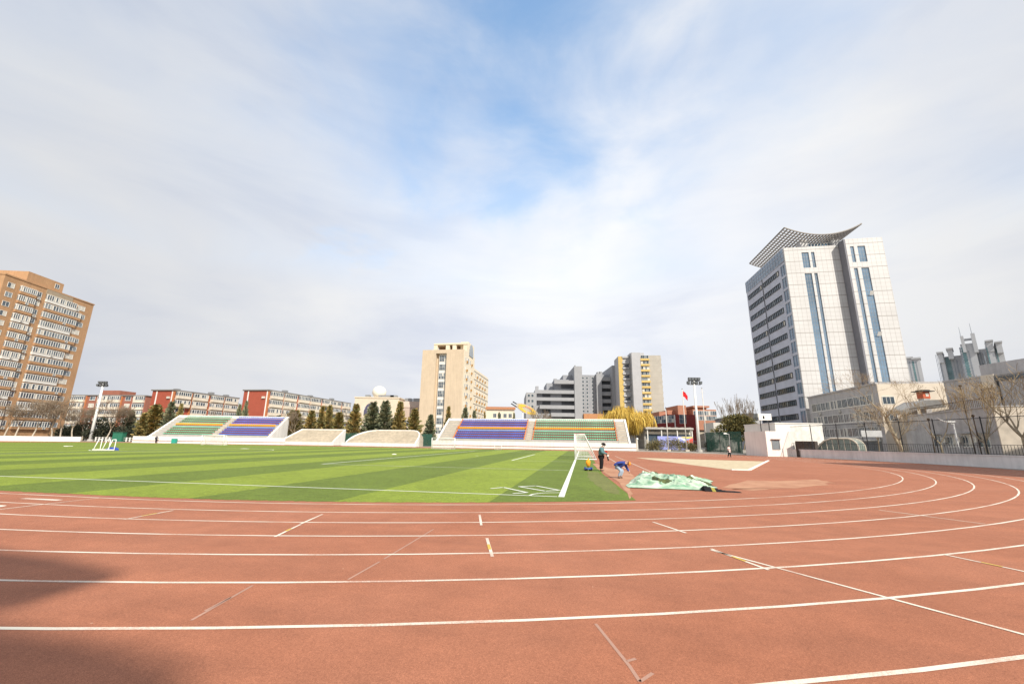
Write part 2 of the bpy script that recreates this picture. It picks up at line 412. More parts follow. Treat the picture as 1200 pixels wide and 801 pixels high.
# ------------------------------------------------------------------ people
def skin_mesh(name, joints, edges, radii, mats, level=2, root=0):
    keys = list(joints); idx = {k: i for i, k in enumerate(keys)}
    me = bpy.data.meshes.new(name); me.from_pydata([tuple(joints[k]) for k in keys], [(idx[a], idx[b]) for a, b in edges], [])
    o = bpy.data.objects.new(name, me); COL.objects.link(o)
    sk = o.modifiers.new('skin', 'SKIN'); sk.use_smooth_shade = True
    for i, k in enumerate(keys):
        r = radii[k]; r = (r, r) if not isinstance(r, tuple) else r
        me.skin_vertices[0].data[i].radius = r; me.skin_vertices[0].data[i].use_root = (i == root)
    ss = o.modifiers.new('sub', 'SUBSURF'); ss.levels = level; ss.render_levels = level
    dg = bpy.context.evaluated_depsgraph_get()
    out = bpy.data.meshes.new_from_object(o.evaluated_get(dg)); bpy.data.objects.remove(o); bpy.data.meshes.remove(me)
    out.name = name; out.materials.clear()
    for x in mats: out.materials.append(x)
    out.polygons.foreach_set('use_smooth', [True] * len(out.polygons))
    return out

def person(label, loc, rz, J, jacket, trousers, shoes, hair, scale=1., hat=None, mask=None, sleeves=True, coat=.0):
    """J: joints (x across, y forwards is -y, z up) of pelvis chest neck head, arms and legs"""
    J = {k: Vector(v) for k, v in J.items()}
    t = thing('person', label, 'person', loc, rz)
    t.scale = (scale,) * 3
    body = dict(J); E = [('pelvis', 'waist'), ('waist', 'chest'), ('chest', 'neck'), ('neck', 'jaw'), ('jaw', 'head'), ('head', 'crown')]
    up = (J['head'] - J['neck']).normalized(); fw = Vector(J['face']) if 'face' in J else Vector((0, -1, 0)); body.pop('face', None)
    body['waist'] = J['pelvis'].lerp(J['chest'], .45); body['jaw'] = J['neck'] + up * .09 + fw * .025; body['crown'] = J['head'] + up * .085
    body['nose'] = J['head'] - up * .02 + fw * .115; E += [('head', 'nose')]
    R = dict(pelvis=(.125, .10), waist=(.115, .09), chest=(.135, .10), neck=.052, jaw=.062, head=(.078, .095), crown=.055, nose=.014)
    for s in 'LR':
        E += [('chest', 'sh' + s), ('sh' + s, 'el' + s), ('el' + s, 'wr' + s), ('pelvis', 'hip' + s), ('hip' + s, 'kn' + s), ('kn' + s, 'an' + s), ('an' + s, 'toe' + s)]
        R.update({'sh' + s: .058, 'el' + s: .043, 'wr' + s: .030, 'hip' + s: .082, 'kn' + s: .056, 'an' + s: .038, 'toe' + s: .032})
        d = (J['wr' + s] - J['el' + s]).normalized(); side = d.cross(fw)
        side = side.normalized() if side.length > .1 else Vector((1, 0, 0)); inn = d.cross(side).normalized()
        palm = 'palm' + s; body[palm] = J['wr' + s] + d * .075; R[palm] = (.034, .020); E.append(('wr' + s, palm))
        for i, ln in enumerate((.062, .072, .068, .052)):
            a = f'f{s}{i}a'; b = f'f{s}{i}b'
            body[a] = body[palm] + d * (.02 + ln * .5) + side * (i - 1.5) * .021; body[b] = body[a] + (d * .8 + inn * .6) * ln * .6
            R[a] = .0088; R[b] = .0075; E += [(palm, a), (a, b)]
        a = f'th{s}'; body[a] = body[palm] + side * .045 + d * .005 + inn * .02; R[a] = .010; E.append((palm, a))
    o = link('body', skin_mesh('body', body, E, R, [M['skin']], 1), t)
    # jacket: torso and sleeves
    K = {k: body[k] for k in ('pelvis', 'waist', 'chest', 'neck')}; K['neck'] = J['chest'].lerp(J['neck'], .75)
    RJ = dict(pelvis=(.180, .155), waist=(.182, .160), chest=(.190, .165), neck=.085); EJ = [('pelvis', 'waist'), ('waist', 'chest'), ('chest', 'neck')]
    if coat: K['hem'] = J['pelvis'] + (J['pelvis'] - body['waist']).normalized() * coat; RJ['hem'] = (.165, .135); EJ.append(('pelvis', 'hem'))
    for s in 'LR':
        for k in ('sh', 'el', 'wr'): K[k + s] = J[k + s]
        RJ.update({'sh' + s: .092, 'el' + s: .076, 'wr' + s: .056}); EJ += [('chest', 'sh' + s), ('sh' + s, 'el' + s), ('el' + s, 'wr' + s)]
    link('jacket', skin_mesh('jacket', K, EJ, RJ, [jacket]), t)
    K = {'pelvis': J['pelvis']}; RT = {'pelvis': (.145, .115)}; ET = []
    for s in 'LR':
        K['hip' + s] = J['hip' + s]; K['kn' + s] = J['kn' + s]; K['an' + s] = J['an' + s] + (J['kn' + s] - J['an' + s]).normalized() * .03
        RT.update({'hip' + s: .115, 'kn' + s: .088, 'an' + s: .074}); ET += [('pelvis', 'hip' + s), ('hip' + s, 'kn' + s), ('kn' + s, 'an' + s)]
    link('trousers', skin_mesh('trousers', K, ET, RT, [trousers]), t)
    for s in 'LR':
        a = J['an' + s]; b = J['toe' + s]; d = (b - a); d.z = 0; d.normalize()
        K = {'heel': a - d * .04 + Vector((0, 0, -.035)), 'mid': a.lerp(b, .5) + Vector((0, 0, -.01)), 'toe': b}
        link('shoe', skin_mesh('shoe', K, [('heel', 'mid'), ('mid', 'toe')], dict(heel=(.046, .05), mid=(.05, .045), toe=(.045, .035)), [shoes], 1), t)
    # hair cap over the back of the head, hat, mask
    h = MB(); h.ball((0, 0, 0), .094, .110, .104, 14, 8, v1=.55)
    q = up.to_track_quat('Z', 'Y').to_matrix().to_4x4()
    def place(mb, name, m, off):
        me = mb.mesh(name, m, True); ob = link(name, me, t); c = J['head'] + off
        yaw = Matrix.Rotation(math.atan2(fw.x, -fw.y), 4, 'Z')
        ob.matrix_local = Matrix.Translation(c) @ q @ yaw; return ob
    place(h, 'hair', hair, -fw * .018 + up * .012)
    if hat:
        k = MB(); k.ball((0, 0, 0), .108, .122, .112, 14, 6, v1=.5); k.extrude([(.085 * math.cos(a), -.07 + -.13 * math.sin(a), 0) for a in [PI * i / 8 for i in range(9)]], (0, 0, .012))
        place(k, 'cap', hat, up * .03)
    if mask:
        k = MB(); k.ball((0, -.045, -.055), .066, .068, .055, 12, 8); place(k, 'face_mask', mask, Vector((0, 0, 0)))
    e = MB()
    for sx in (-1, 1): e.ball((sx * .033, -.098, .0), .011, .008, .010, 8, 6)
    place(e, 'eye', M['black'], Vector((0, 0, 0)))
    return t

def build_people():
    teal = mat('teal_padded_jacket', (.10, .20, .22), .8, .25, 9, .5, 14); blackc = M['black']; blue = mat('bright_blue_jacket', (.035, .06, .27), .75, .2, 9, .4, 14)
    jeans = mat('pale_jeans', (.33, .42, .52), .9, .2, 12); orange = mat('orange_cap', (.85, .25, .03), .7, .08, 10); whitec = mat('white_cloth', (.80, .78, .74), .85, .06, 8)
    pink = mat('cream_pink_jacket', (.78, .62, .58), .85, .08, 8); dark = mat('dark_blue_cloth', (.03, .035, .05), .9, .2, 8); dhair = mat('black_hair', (.015, .012, .01), .6, .2, 30)
    shoe = mat('dark_shoes', (.03, .03, .03), .6, .1, 10)
    # man in the teal jacket, seen from the side, head bowed, hands together at a tool
    J = dict(pelvis=(0, 0, .93), chest=(0, -.03, 1.32), neck=(0, -.06, 1.47), head=(0, -.12, 1.60), face=(0, -.86, -.5),
             shL=(.18, -.03, 1.39), elL=(.24, -.10, 1.12), wrL=(.12, -.31, 1.05), shR=(-.18, -.03, 1.39), elR=(-.25, -.08, 1.12), wrR=(-.10, -.30, 1.08),
             hipL=(.09, 0, .88), knL=(.10, -.02, .48), anL=(.10, .02, .085), toeL=(.12, -.13, .04), hipR=(-.09, 0, .88), knR=(-.10, -.01, .48), anR=(-.10, .03, .085), toeR=(-.12, -.12, .04))
    p = atz(705, 551.6); man = person('man in a teal padded jacket, black cap and trousers, standing head bowed beside the goal', p, math.radians(72), J, teal, blackc, shoe, dhair, .96, blackc, whitec)
    man.scale = (1.12, 1.22, .96)
    # leaf-blower-like hand tool he holds
    w = man.matrix_basis
    t = thing('hand_tool', 'long dark hand tool with a red motor held by the man in the teal jacket', 'tool', p, math.radians(72))
    mb = MB(); mb.tube((0, -.30, 1.16), (0, -.43, .62), .032, .045, 8); mb.build('pipe', M['darkmetal'], t, True)
    mb = MB(); mb.box(-.07, -.38, 1.02, .07, -.24, 1.20); mb.build('motor', mat('red_casing', (.5, .05, .03), .5, .1, 6), t)
    mb = MB(); mb.box(-.05, -.46, .86, .05, -.36, 1.0); mb.build('bag', whitec, t)
    # worker in blue bending right over the tarp
    J = dict(pelvis=(0, .14, .66), chest=(0, -.22, .86), neck=(0, -.37, .87), head=(0, -.50, .85), face=(0, -.50, -.86),
             shL=(.17, -.26, .86), elL=(.22, -.36, .60), wrL=(.14, -.48, .40), shR=(-.17, -.20, .92), elR=(-.30, .08, .88), wrR=(-.34, .30, .74),
             hipL=(.09, .12, .64), knL=(.12, -.14, .42), anL=(.10, .02, .085), toeL=(.11, -.13, .04), hipR=(-.09, .13, .64), knR=(-.11, -.08, .42), anR=(-.11, .10, .085), toeR=(-.12, -.04, .04))
    person('worker in a bright blue jacket, pale jeans and orange cap bending over the green tarpaulin', atz(727, 560.2), math.radians(66), J, blue, jeans, shoe, dhair, .83, orange)
    # walker far off on the bend
    J = dict(pelvis=(0, 0, .92), chest=(0, -.01, 1.30), neck=(0, -.02, 1.46), head=(0, -.03, 1.59), face=(0, -1, 0),
             shL=(.17, 0, 1.38), elL=(.24, .03, 1.12), wrL=(.22, -.10, .90), shR=(-.17, 0, 1.38), elR=(-.26, -.06, 1.15), wrR=(-.30, -.26, 1.20),
             hipL=(.09, 0, .87), knL=(.10, -.10, .48), anL=(.10, -.12, .09), toeL=(.11, -.27, .05), hipR=(-.09, 0, .87), knR=(-.10, .02, .47), anR=(-.10, .18, .10), toeR=(-.11, .06, .04))
    person('walker in a cream-pink jacket and black trousers crossing the far bend by the white block', atz(855, 535.8), math.radians(30), J, pink, blackc, shoe, dhair, .90, coat=.10)
    q = STAND_L @ Vector((2.8, -.7, 0))
    person('person in dark clothes standing before the green seats at the far grandstand wall', q, math.radians(200), J, dark, blackc, shoe, dhair, 1.0)

# ------------------------------------------------------------------ things on the pitch
def frame_goal(name, label, loc, rz, w, h, dtop, dbot, r, net, group=None, bars=True):
    t = thing(name, label, 'goal', loc, rz, group)
    mb = MB()
    for sx in (-w / 2, w / 2): mb.tube((sx, 0, 0), (sx, 0, h), r, r, 10)
    mb.tube((-w / 2 - r, 0, h), (w / 2 + r, 0, h), r, r, 10); mb.build('goal_frame', M['white_metal'], t, True)
    mb = MB(); r2 = r * .6
    for sx in (-w / 2, w / 2):
        mb.tube((sx, 0, h), (sx, dtop, h), r2, r2, 8); mb.tube((sx, dtop, h), (sx, dbot, r2), r2, r2, 8); mb.tube((sx, 0, r), (sx, dbot, r), r2 * 1.2, r2 * 1.2, 8)
    mb.tube((-w / 2, dbot, r), (w / 2, dbot, r), r2 * 1.2, r2 * 1.2, 8); mb.tube((-w / 2, dtop, h), (w / 2, dtop, h), r2 * .8, r2 * .8, 6)
    mb.build('back_frame', M['white_metal'], t, True)
    if net:
        mb = MB(); st = .30; cr = .006
        ny = int(w / st)
        for i in range(ny + 1):
            x = -w / 2 + w * i / ny; mb.path([(x, 0, h), (x, dtop, h - .04), (x, dbot, .08)], cr, 3)
        for j in range(1, 12):
            q = j / 12; y = dtop + (dbot - dtop) * q; z = h - .04 - (h - .12) * q
            mb.path([(-w / 2, y, z), (0, y - .08, z - .03), (w / 2, y, z)], cr, 3)
            for sx in (-w / 2, w / 2): mb.tube((sx, 0, z), (sx, y, z), cr, cr, 3)
        for j in range(1, 4):
            y = dtop * j / 4; mb.tube((-w / 2, y, h - .02), (w / 2, y, h - .02), cr, cr, 3)
        for sx in (-w / 2, w / 2):
            for j in range(1, 7):
                y = dbot * j / 7; zt = h if y < dtop else h * (dbot - y) / (dbot - dtop)
                mb.tube((sx, y, .05), (sx, y, zt), cr, cr, 3)
        mb.build('net', M['white'], t)
        # fine cords between, as a veil
        mb = MB(); e = .01
        mb.face(((-w / 2, dtop - e, h), (w / 2, dtop - e, h), (w / 2, dbot - e, .1), (-w / 2, dbot - e, .1)))
        for sx in (-w / 2 + e, w / 2 - e): mb.face(((sx, .02, .1), (sx, dbot, .1), (sx, dtop, h), (sx, .02, h)))
        mb.face(((-w / 2, .02, h - e), (w / 2, .02, h - e), (w / 2, dtop, h - e), (-w / 2, dtop, h - e)))
        mb.build('net_veil', M['turf_net'], t)
    return t

def build_pitch_things():
    frame_goal('football_goal', 'full-size white football goal with net on the goal line beside the man in teal', T(12.45, RAD - .6, 0), TH - PI / 2, 7.4, 2.44, .95, 2.05, .06, True)
    p = atz(505.5, 527); q = atz(532, 527.6); Y = 79; p = atY(505.5, 527, Y); q = atY(532.5, 527.4, Y); 
    frame_goal('small_goal', 'small white training goal in front of the blue seats of the near grandstand', Vector(((p.x + q.x) / 2, Y, 0)), 0, q.x - p.x, 2.05, .5, 1.2, .05, True)
    Y = 86; p = atY(234, 521, Y); q = atY(262, 521, Y)
    frame_goal('small_goal', 'small white training goal in front of the grandstand with the blue seats beside the ramp', Vector(((p.x + q.x) / 2, Y, 0)), -.1, q.x - p.x, 2.0, .6, 1.3, .06, True)
    Y = 79.5; p = atY(579.5, 528, Y); q = atY(587.5, 528, Y)
    frame_goal('mini_goal', 'tiny white goal standing below the grandstand wall', Vector(((p.x + q.x) / 2, Y, 0)), 0, q.x - p.x, .85, .3, .7, .035, True)
    # folding A-frame practice goals lying together on the far turf
    p = atz(122, 527.2); t = thing('practice_goal', 'white folding practice goals standing together on the far turf beside a blue mat', 'goal', p, .1); t.scale = (.72, .72, .95)
    for x in (-1.1, .15, .95):
        mb = MB(); mb.path([(x - .18, -.35, .05), (x, 0, 1.25), (x + .45, .05, 1.25), (x + .75, -.35, .05)], .05, 8); mb.build('frame_loop', M['white_metal'], t, True)
    mb = MB(); mb.box(-1.35, -.5, 0, 1.8, -.38, .12); mb.box(-1.35, .3, 0, 1.5, .42, .12); mb.build('foot_bar', M['white_metal'], t)
    p = atz(131.5, 527.2); mb = MB()
    mb.extrude([(-.5, -.4, .0), (.6, -.4, .0), (.5, -.4, .22), (.15, -.4, .34), (-.4, -.4, .16)], (0, .6, 0)); tag(mb.build('mat', mat('blue_vinyl', (.02, .06, .42), .4, .1, 3, spec=.5), None, loc=p), 'folded blue mat lying on the far turf against the practice goals', 'mat')
    # trolley with an orange sack
    p = atz(689.5, 551.3); t = thing('trolley', 'small blue trolley on the turf edge next to the man in teal', 'trolley', p, .2); t.scale = (.72, .8, 1.)
    bl = mat('blue_plastic', (.03, .10, .50), .4, .1, 4, spec=.5)
    mb = MB(); mb.box(-.30, -.16, .10, .30, .16, .15); mb.box(-.30, -.16, .15, -.25, .16, .22); mb.box(.25, -.16, .15, .30, .16, .21); mb.build('tray', bl, t)
    for x in (-.21, .21):
        for y in (-.15, .15): MB().tube((x, y - .03, .075), (x, y + .03, .075), .075, .075, 12).build('wheel', M['black'], t)
    mb = MB(); mb.tube((-.02, 0, .16), (-.02, 0, .32), .03, .03, 8); mb.build('post', M['darkmetal'], t)
    mb = MB(); mb.ball((0, 0, .46), .145, .13, .23, 14, 10)
    for i in range(len(mb.v)):
        x, y, z = mb.v[i]; k = 1 + .25 * noise.noise(Vector((x * 6, y * 6, z * 5))); mb.v[i] = (x * k, y * k, z)
    mb.box(.0, -.03, .66, .05, .03, .74); s = mb.build('sack', mat('orange_sack', (.80, .32, .02), .7, .15, 6), None, True, p, .2); tag(s, 'bulging orange sack propped upright on the small blue trolley', 'sack')
    # crumpled tarpaulin
    gm = mat('pale_green_tarp', (.13, .37, .20), .65, .2, 1.5, .4, 8, rgb2=(.60, .65, .52), var2=.15, scale2=.9, spec=.3); dk = mat('dark_tarp_underside', (.035, .05, .03), .8, .3, 4, rgb2=(.10, .12, .04))
    P = [atz(734.5, 571.6), atz(836, 575.2), atz(838, 566), atz(795, 557.5), atz(765, 553.5), atz(742, 558.5)]
    near0, near1, far1, far0 = P[0], P[1], atz(833, 563.5), atz(748, 556.5)
    mb = MB(); nu, nv = 110, 70; mb.v = []; fm = []
    rnd = random.Random(11)
    for j in range(nv + 1):
        for i in range(nu + 1):
            u, v = i / nu, j / nv
            p = near0.lerp(near1, u).lerp(far0.lerp(far1, u), v); e = min(u, 1 - u, v * .8, 1 - v) * 7; e = max(0, min(1, e))
            w = Vector((p.x * .9, p.y * .55, 3.1)); r1 = 1 - abs(noise.noise(w * 1.7)) * 2.2; r2 = 1 - abs(noise.noise(w * 3.4 + Vector((7, 3, 1)))) * 2.
            z = .03 + e * (.05 + .17 * max(0, r1) ** 1.5 * (.35 + .65 * (1 - u) + .3 * v) + .09 * max(0, r2) ** 2 + .04 * noise.noise(w * 7) + .02 * noise.noise(w * 17))
            jx = .14 * noise.noise(w * 2.3 + Vector((1, 9, 2))); jy = .45 * noise.noise(w * 1.1 + Vector((4, 2, 8)))
            mb.v.append((p.x + jx, p.y + (jy if v > .05 else jy * .12), max(.015, z)))
    for j in range(nv):
        for i in range(nu):
            a = j * (nu + 1) + i; c = mb.v[a]
            hole = noise.noise(Vector((c[0] * .8, c[1] * .42, 9.7))) > .40 
            mb.f.append((a, a + 1, a + nu + 2, a + nu + 1)); mb.m.append(1 if hole else 0)
    tp = thing('tarpaulin', 'crumpled pale green tarpaulin heaped over the edge of the red infield', 'tarpaulin')
    mb.build('sheet', [gm, dk], tp, True)
    a = atz(826, 575.5); b = atz(869, 577.2); mb = MB(); n = 10
    for i in range(n):
        q0, q1 = i / n, (i + 1) / n
        h = lambda q: .02 + .16 * max(0, (1 - q * 1.55)) ** 1.1 if q < .645 else .02
        p0, p1 = a.lerp(b, q0), a.lerp(b, q1)
        mb.extrude([p0 + Vector((0, -.05, .01)), p0 + Vector((0, .1, .01 + h(q0))), p0 + Vector((0, .5, .01))], p1 - p0 + Vector((0, 0, 0)), 1 if i in (2,) else 0)
    mb.build('rolled_edge', [M['black'], mat('yellow_tape', (.30, .26, .05), .6, .2, 6)], tp)
    # hose lying on the turf edge next to the worker
    # low equipment on the far turf
    p = atz(462, 532.3); mb = MB(); mb.box(-.25, -.15, .012, .25, .15, .05); mb.box(-.15, -.1, .05, .15, .1, .09); tag(mb.build('base_plate', M['white'], None, loc=p, rz=.2), 'flat white plate lying on the middle of the turf', 'plate')
    p = atz(287, 525.6); mb = MB(); mb.box(-.6, -.06, .012, .6, .06, .04); mb.box(-.3, -.05, .04, .3, .05, .06); tag(mb.build('white_bar', M['white'], None, loc=p), 'long white bar lying on the far turf before the grandstand by the ramp', 'bar')
    p = atz(78, 522.9); mb = MB(); mb.box(-.3, -.12, .012, .3, .12, .10); mb.tube((-.3, 0, .07), (.9, 0, .07), .03); tag(mb.build('white_marker', M['white'], None, loc=p), 'white marker with a low rail on the far turf near the practice goals', 'marker')

# ------------------------------------------------------------------ grandstands
STAND_R = STAND_L = None
def seat_row_mesh(n, pitch, m):
    mb = MB()
    for i in range(n):
        x = (i + .5) * pitch; w = pitch * .39
        mb.extrude([(x - w, .0, .19), (x - w, .34, .17), (x - w, .42, .19), (x - w, .48, .45), (x - w, .42, .45), (x - w, .37, .23), (x - w, .0, .25)], (2 * w, 0, 0))
    return mb.mesh('seat_row', m)

def grandstand(label, loc, rz, blocks, length, front_x, aisles, ends=True):
    t = thing('grandstand', label, 'grandstand', loc, rz)
    NR, Z0, DZ, Y0, DY = 9, 1.50, .555, 1.3, .86
    W = M['white']
    mb = MB(); mb.box(front_x[0], 0, 0, front_x[1], .3, .52); mb.box(front_x[0], .02, .60, front_x[1], .3, 1.55); mb.build('front_wall', W, t)
    mb = MB(); mb.box(front_x[0] + .05, -.10, .52, front_x[1] - .05, .28, .60); mb.build('bench_ledge', mat('brown_ledge', (.33, .17, .12), .7, .1, 3), t)
    mb = MB()
    pts = [(0, .3, 0), (0, .3, Z0)]
    for i in range(NR):
        pts += [(0, Y0 + i * DY, Z0 + i * DZ), (0, Y0 + i * DY, Z0 + (i + 1) * DZ)] if i else [(0, Y0 + 0, Z0), (0, Y0, Z0 + DZ)]
    yb = Y0 + NR * DY + .6; pts += [(0, yb, Z0 + NR * DZ), (0, yb, 0)]
    mb.extrude(pts, (length, 0, 0)); mb.build('tiers', M['concrete_grey'], t)
    # back wall, end walls
    zt = Z0 + NR * DZ
    mb = MB(); mb.box(-.35, yb - .3, 0, length + .35, yb, zt + .62); mb.build('back_wall', W, t)
    for x0, x1 in ((-.36, .02), (length - .02, length + .36)):
        mb = MB(); mb.extrude([(x0, .305, 0), (x0, .305, 1.56), (x0, .9, 1.75), (x0, yb - .31, zt + .60), (x0, yb - .31, 0)], (x1 - x0, 0, 0)); mb.build('end_wall', W, t)
    row_cache = {}; riser = {}
    row_end = MB().box(0, -.28, .06, .12, DY - .35, .51).mesh('row_end', M['orange_edge'])
    for (x0, x1, colr) in blocks:
        for i in range(NR):
            m = 'seat_orange' if i == 4 else colr
            n = int((x1 - x0) / .48); key = (n, m)
            if key not in row_cache: row_cache[key] = seat_row_mesh(n, (x1 - x0) / n, M[m])
            r = link('seat_row', row_cache[key], t, (x0, Y0 + i * DY + .30, Z0 + (i + 1) * DZ - .06), 0., (1, 1, 1.6 if i == 4 else 1))
            if i == 4: r['label'] = 'orange seats of the middle row'
            for xx in ((-.14, x1 - x0 + .02) if ends else ()): link('row_end', row_end, r, (xx, 0, 0))
            if i not in (0, 4, 5):
                if (x0, x1) not in riser: mb = MB(); mb.box(x0, -.012, .03, x1, -.003, DZ - .01); riser[x0, x1] = mb.mesh('riser', M['riser_red'])
                link('riser', riser[x0, x1], t, (0, Y0 + i * DY, Z0 + i * DZ))
    # stairs in the aisles
    for (x0, x1) in aisles:
        mb = MB()
        for i in range(NR):
            mb.box(x0, Y0 + i * DY - .43, Z0 + i * DZ - .5, x1, Y0 + i * DY - .002, Z0 + i * DZ + DZ * .5)
        mb.build('stairs', M['concrete'], t)
    return t

def bleacher(label, loc, rz, prof, rows, dz, dy, z0, wall):
    """plain concrete terrace: prof(q) gives the (x0, x1) extent at height fraction q"""
    t = thing('terrace', label, 'terrace', loc, rz)
    mb = MB(); x0, x1 = wall; mb.box(x0, 0, 0, x1, .35, z0); mb.build('front_wall', M['white'], t)
    mb = MB(); sub = 4
    for i in range(rows * sub):
        q0 = i / (rows * sub); xa, xb = prof(q0 + .5 / (rows * sub)); y = .35 + q0 * rows * dy; z = z0 + (i + 1) * dz / sub
        mb.box(xa, y, 0, xb, .35 + rows * dy + .4, z) if False else mb.extrude([(xa, y, 0 if i == 0 else z - dz / sub - .02), (xb, y, 0 if i == 0 else z - dz / sub - .02), (xb, y, z), (xa, y, z)], (0, rows * dy + .75 - y, 0))
    mb.build('steps', M['concrete'], t)
    mb = MB(); k = 24; R_ = []
    for j in range(k + 1):
        q = j / k; xa, xb = prof(q); y = .32 + q * rows * dy; z = z0 + q * rows * dz + .05; R_.append((xa, xb, y, z))
    for (a, b) in zip(R_, R_[1:]):
        for s in (0, 1):
            o = -.30 if s == 0 else .0
            mb.extrude([(a[s] + o, a[2], a[3] + .16), (a[s] + o + .3, a[2], a[3] + .16), (a[s] + o + .3, a[2], max(0, a[3] - (1.2 if s == 0 else 99))), (a[s] + o, a[2], max(0, a[3] - (1.2 if s == 0 else 99)))], (b[s] - a[s], b[2] - a[2] + .001, b[3] - a[3]))
    e = R_[-1]; mb.box(e[0] - .2, e[2] + .02, 0, e[1] + .2, e[2] + .3, e[3] + .16)
    mb.build('coping', M['white'], t)
    return t

def build_stands():
    global STAND_R, STAND_L
    def a_at(px, b):
        lo, hi = -200., 200.
        for _ in range(50):
            m = (lo + hi) / 2; w = T(m, b); d = w.x / w.y
            # pixel column at ground level of this azimuth
            cp, sp = math.cos(PITCH), math.sin(PITCH); X, Y, Z = w.x, w.y, -CAMH
            dd = cp * Y + sp * Z; v = (-sp * Y + cp * Z) / dd; u = X / dd; c, s = math.cos(ROLL), math.sin(ROLL); x = 600 + FOC * (c * u + s * v)
            if x < px: lo = m
            else: hi = m
        return lo
    B = 82.5
    aL, aR = a_at(511, B), a_at(738, B); ln = aR - aL
    sc = ln / (738 - 511)
    f = lambda px: (px - 511) * sc
    ext = (a_at(746, B) - aL)
    grandstand('long white grandstand with blue and green seat blocks behind the big goal', T(aL, B), TH,
               [(f(530), f(617), 'seat_blue'), (f(628), f(725), 'seat_green')], ln, (-1.0, ext), [(f(513), f(527)), (f(619.5), f(626)), (f(727), f(737))])
    STAND_R = Matrix.Translation(T(aL, B)) @ Matrix.Rotation(TH, 4, 'Z')
    Y = 100.; p = atY(171, 518, Y); q = atY(307, 520, Y); rz = .04; p.z = 0
    ln = (q.x - p.x); f = lambda px: (px - 171) / (307 - 171) * ln
    grandstand('long white grandstand with green and blue seat blocks below the red apartment blocks', p, rz,
               [(f(181), f(238), 'seat_green'), (f(246), f(304.5), 'seat_blue')], ln, (f(155), f(330)), [(f(239.5), f(244.5))], False)
    STAND_L = Matrix.Translation(p) @ Matrix.Rotation(rz, 4, 'Z')
    # a green bin at the wall
    mb = MB(); mb.extrude([(-.45, -.4, 0), (.45, -.4, 0), (.5, -.42, 1.0), (-.5, -.42, 1.0)], (0, .6, 0)); mb.box(-.53, -.45, 1.0, .53, .22, 1.1)
    tag(mb.build('bin', mat('teal_plastic', (.03, .36, .27), .5, .1, 4), None, loc=STAND_L @ Vector((f(205), -.5, 0))), 'teal bin standing against the white wall of the farther grandstand', 'bin')
    # terraces without seats
    a0, a1 = a_at(327, B), a_at(388, B); w = a1 - a0
    bleacher('concrete terrace without seats, straight-sided, between grandstand and round-topped terrace', T(a0, B), TH, lambda q: (w * (.0 + .16 * q), w), 6, .50, .8, .75, (-1.2, w))
    a0, a1 = a_at(400, B), a_at(485, B); w2 = a1 - a0
    def prof(q):
        return w2 * (.06 + .34 * (1 - math.sqrt(max(0, 1 - q ** 2.2)))) , w2 * (1 - .16 * (1 - math.sqrt(max(0, 1 - max(0, q - .15) ** 2.6 / .85 ** 2.6))))
    bleacher('concrete terrace with a rounded top standing alone before the conifers', T(a0, B), TH, prof, 6, .50, .8, .75, (0, w2))
    # green wind-break fence behind
    def screen(name, label, pts, h, group=None, netm='green_net', step=3.):
        t = thing(name, label, 'fence', group=group)
        mb = MB()
        for p, q in zip(pts, pts[1:]): mb.face((p + Vector((0, 0, .1)), q + Vector((0, 0, .1)), q + Vector((0, 0, h)), p + Vector((0, 0, h))))
        mb.build('net_panel', M[netm], t)
        for p, q in zip(pts, pts[1:]):
            n = max(1, int((q - p).length / step)); off = (q - p).normalized().cross(Vector((0, 0, 1))) * .05
            for i in range(n): MB().tube(p.lerp(q, i / n) + off, p.lerp(q, i / n) + off + Vector((0, 0, h + .1)), .045, .045, 6).build('post', M['darkmetal'], t)
        return t
    screen('windbreak_fence', 'dark green wind-break net on posts between the two concrete terraces and behind', [T(a_at(386, 91), 91), T(a_at(506, 91), 91)], 3.1)
    Y = 84; P = [atY(829, 530, 88), atY(845, 530, 84), atY(871, 532, 76)]
    for p in P: p.z = 0
    screen('windbreak_fence', 'green wind-break net on posts between the floodlight mast and the white block', P, 4.0)
    return a_at

def wall_poly():
    return [Vector(p) for p in ((24, -4, 0), (33, 9, 0), (38.8, 20, 0), (41.6, 29, 0), (42.6, 35, 0), (42.9, 43.5, 0), (42.6, 50, 0), (42.1, 56, 0), (41.3, 61.6, 0))]

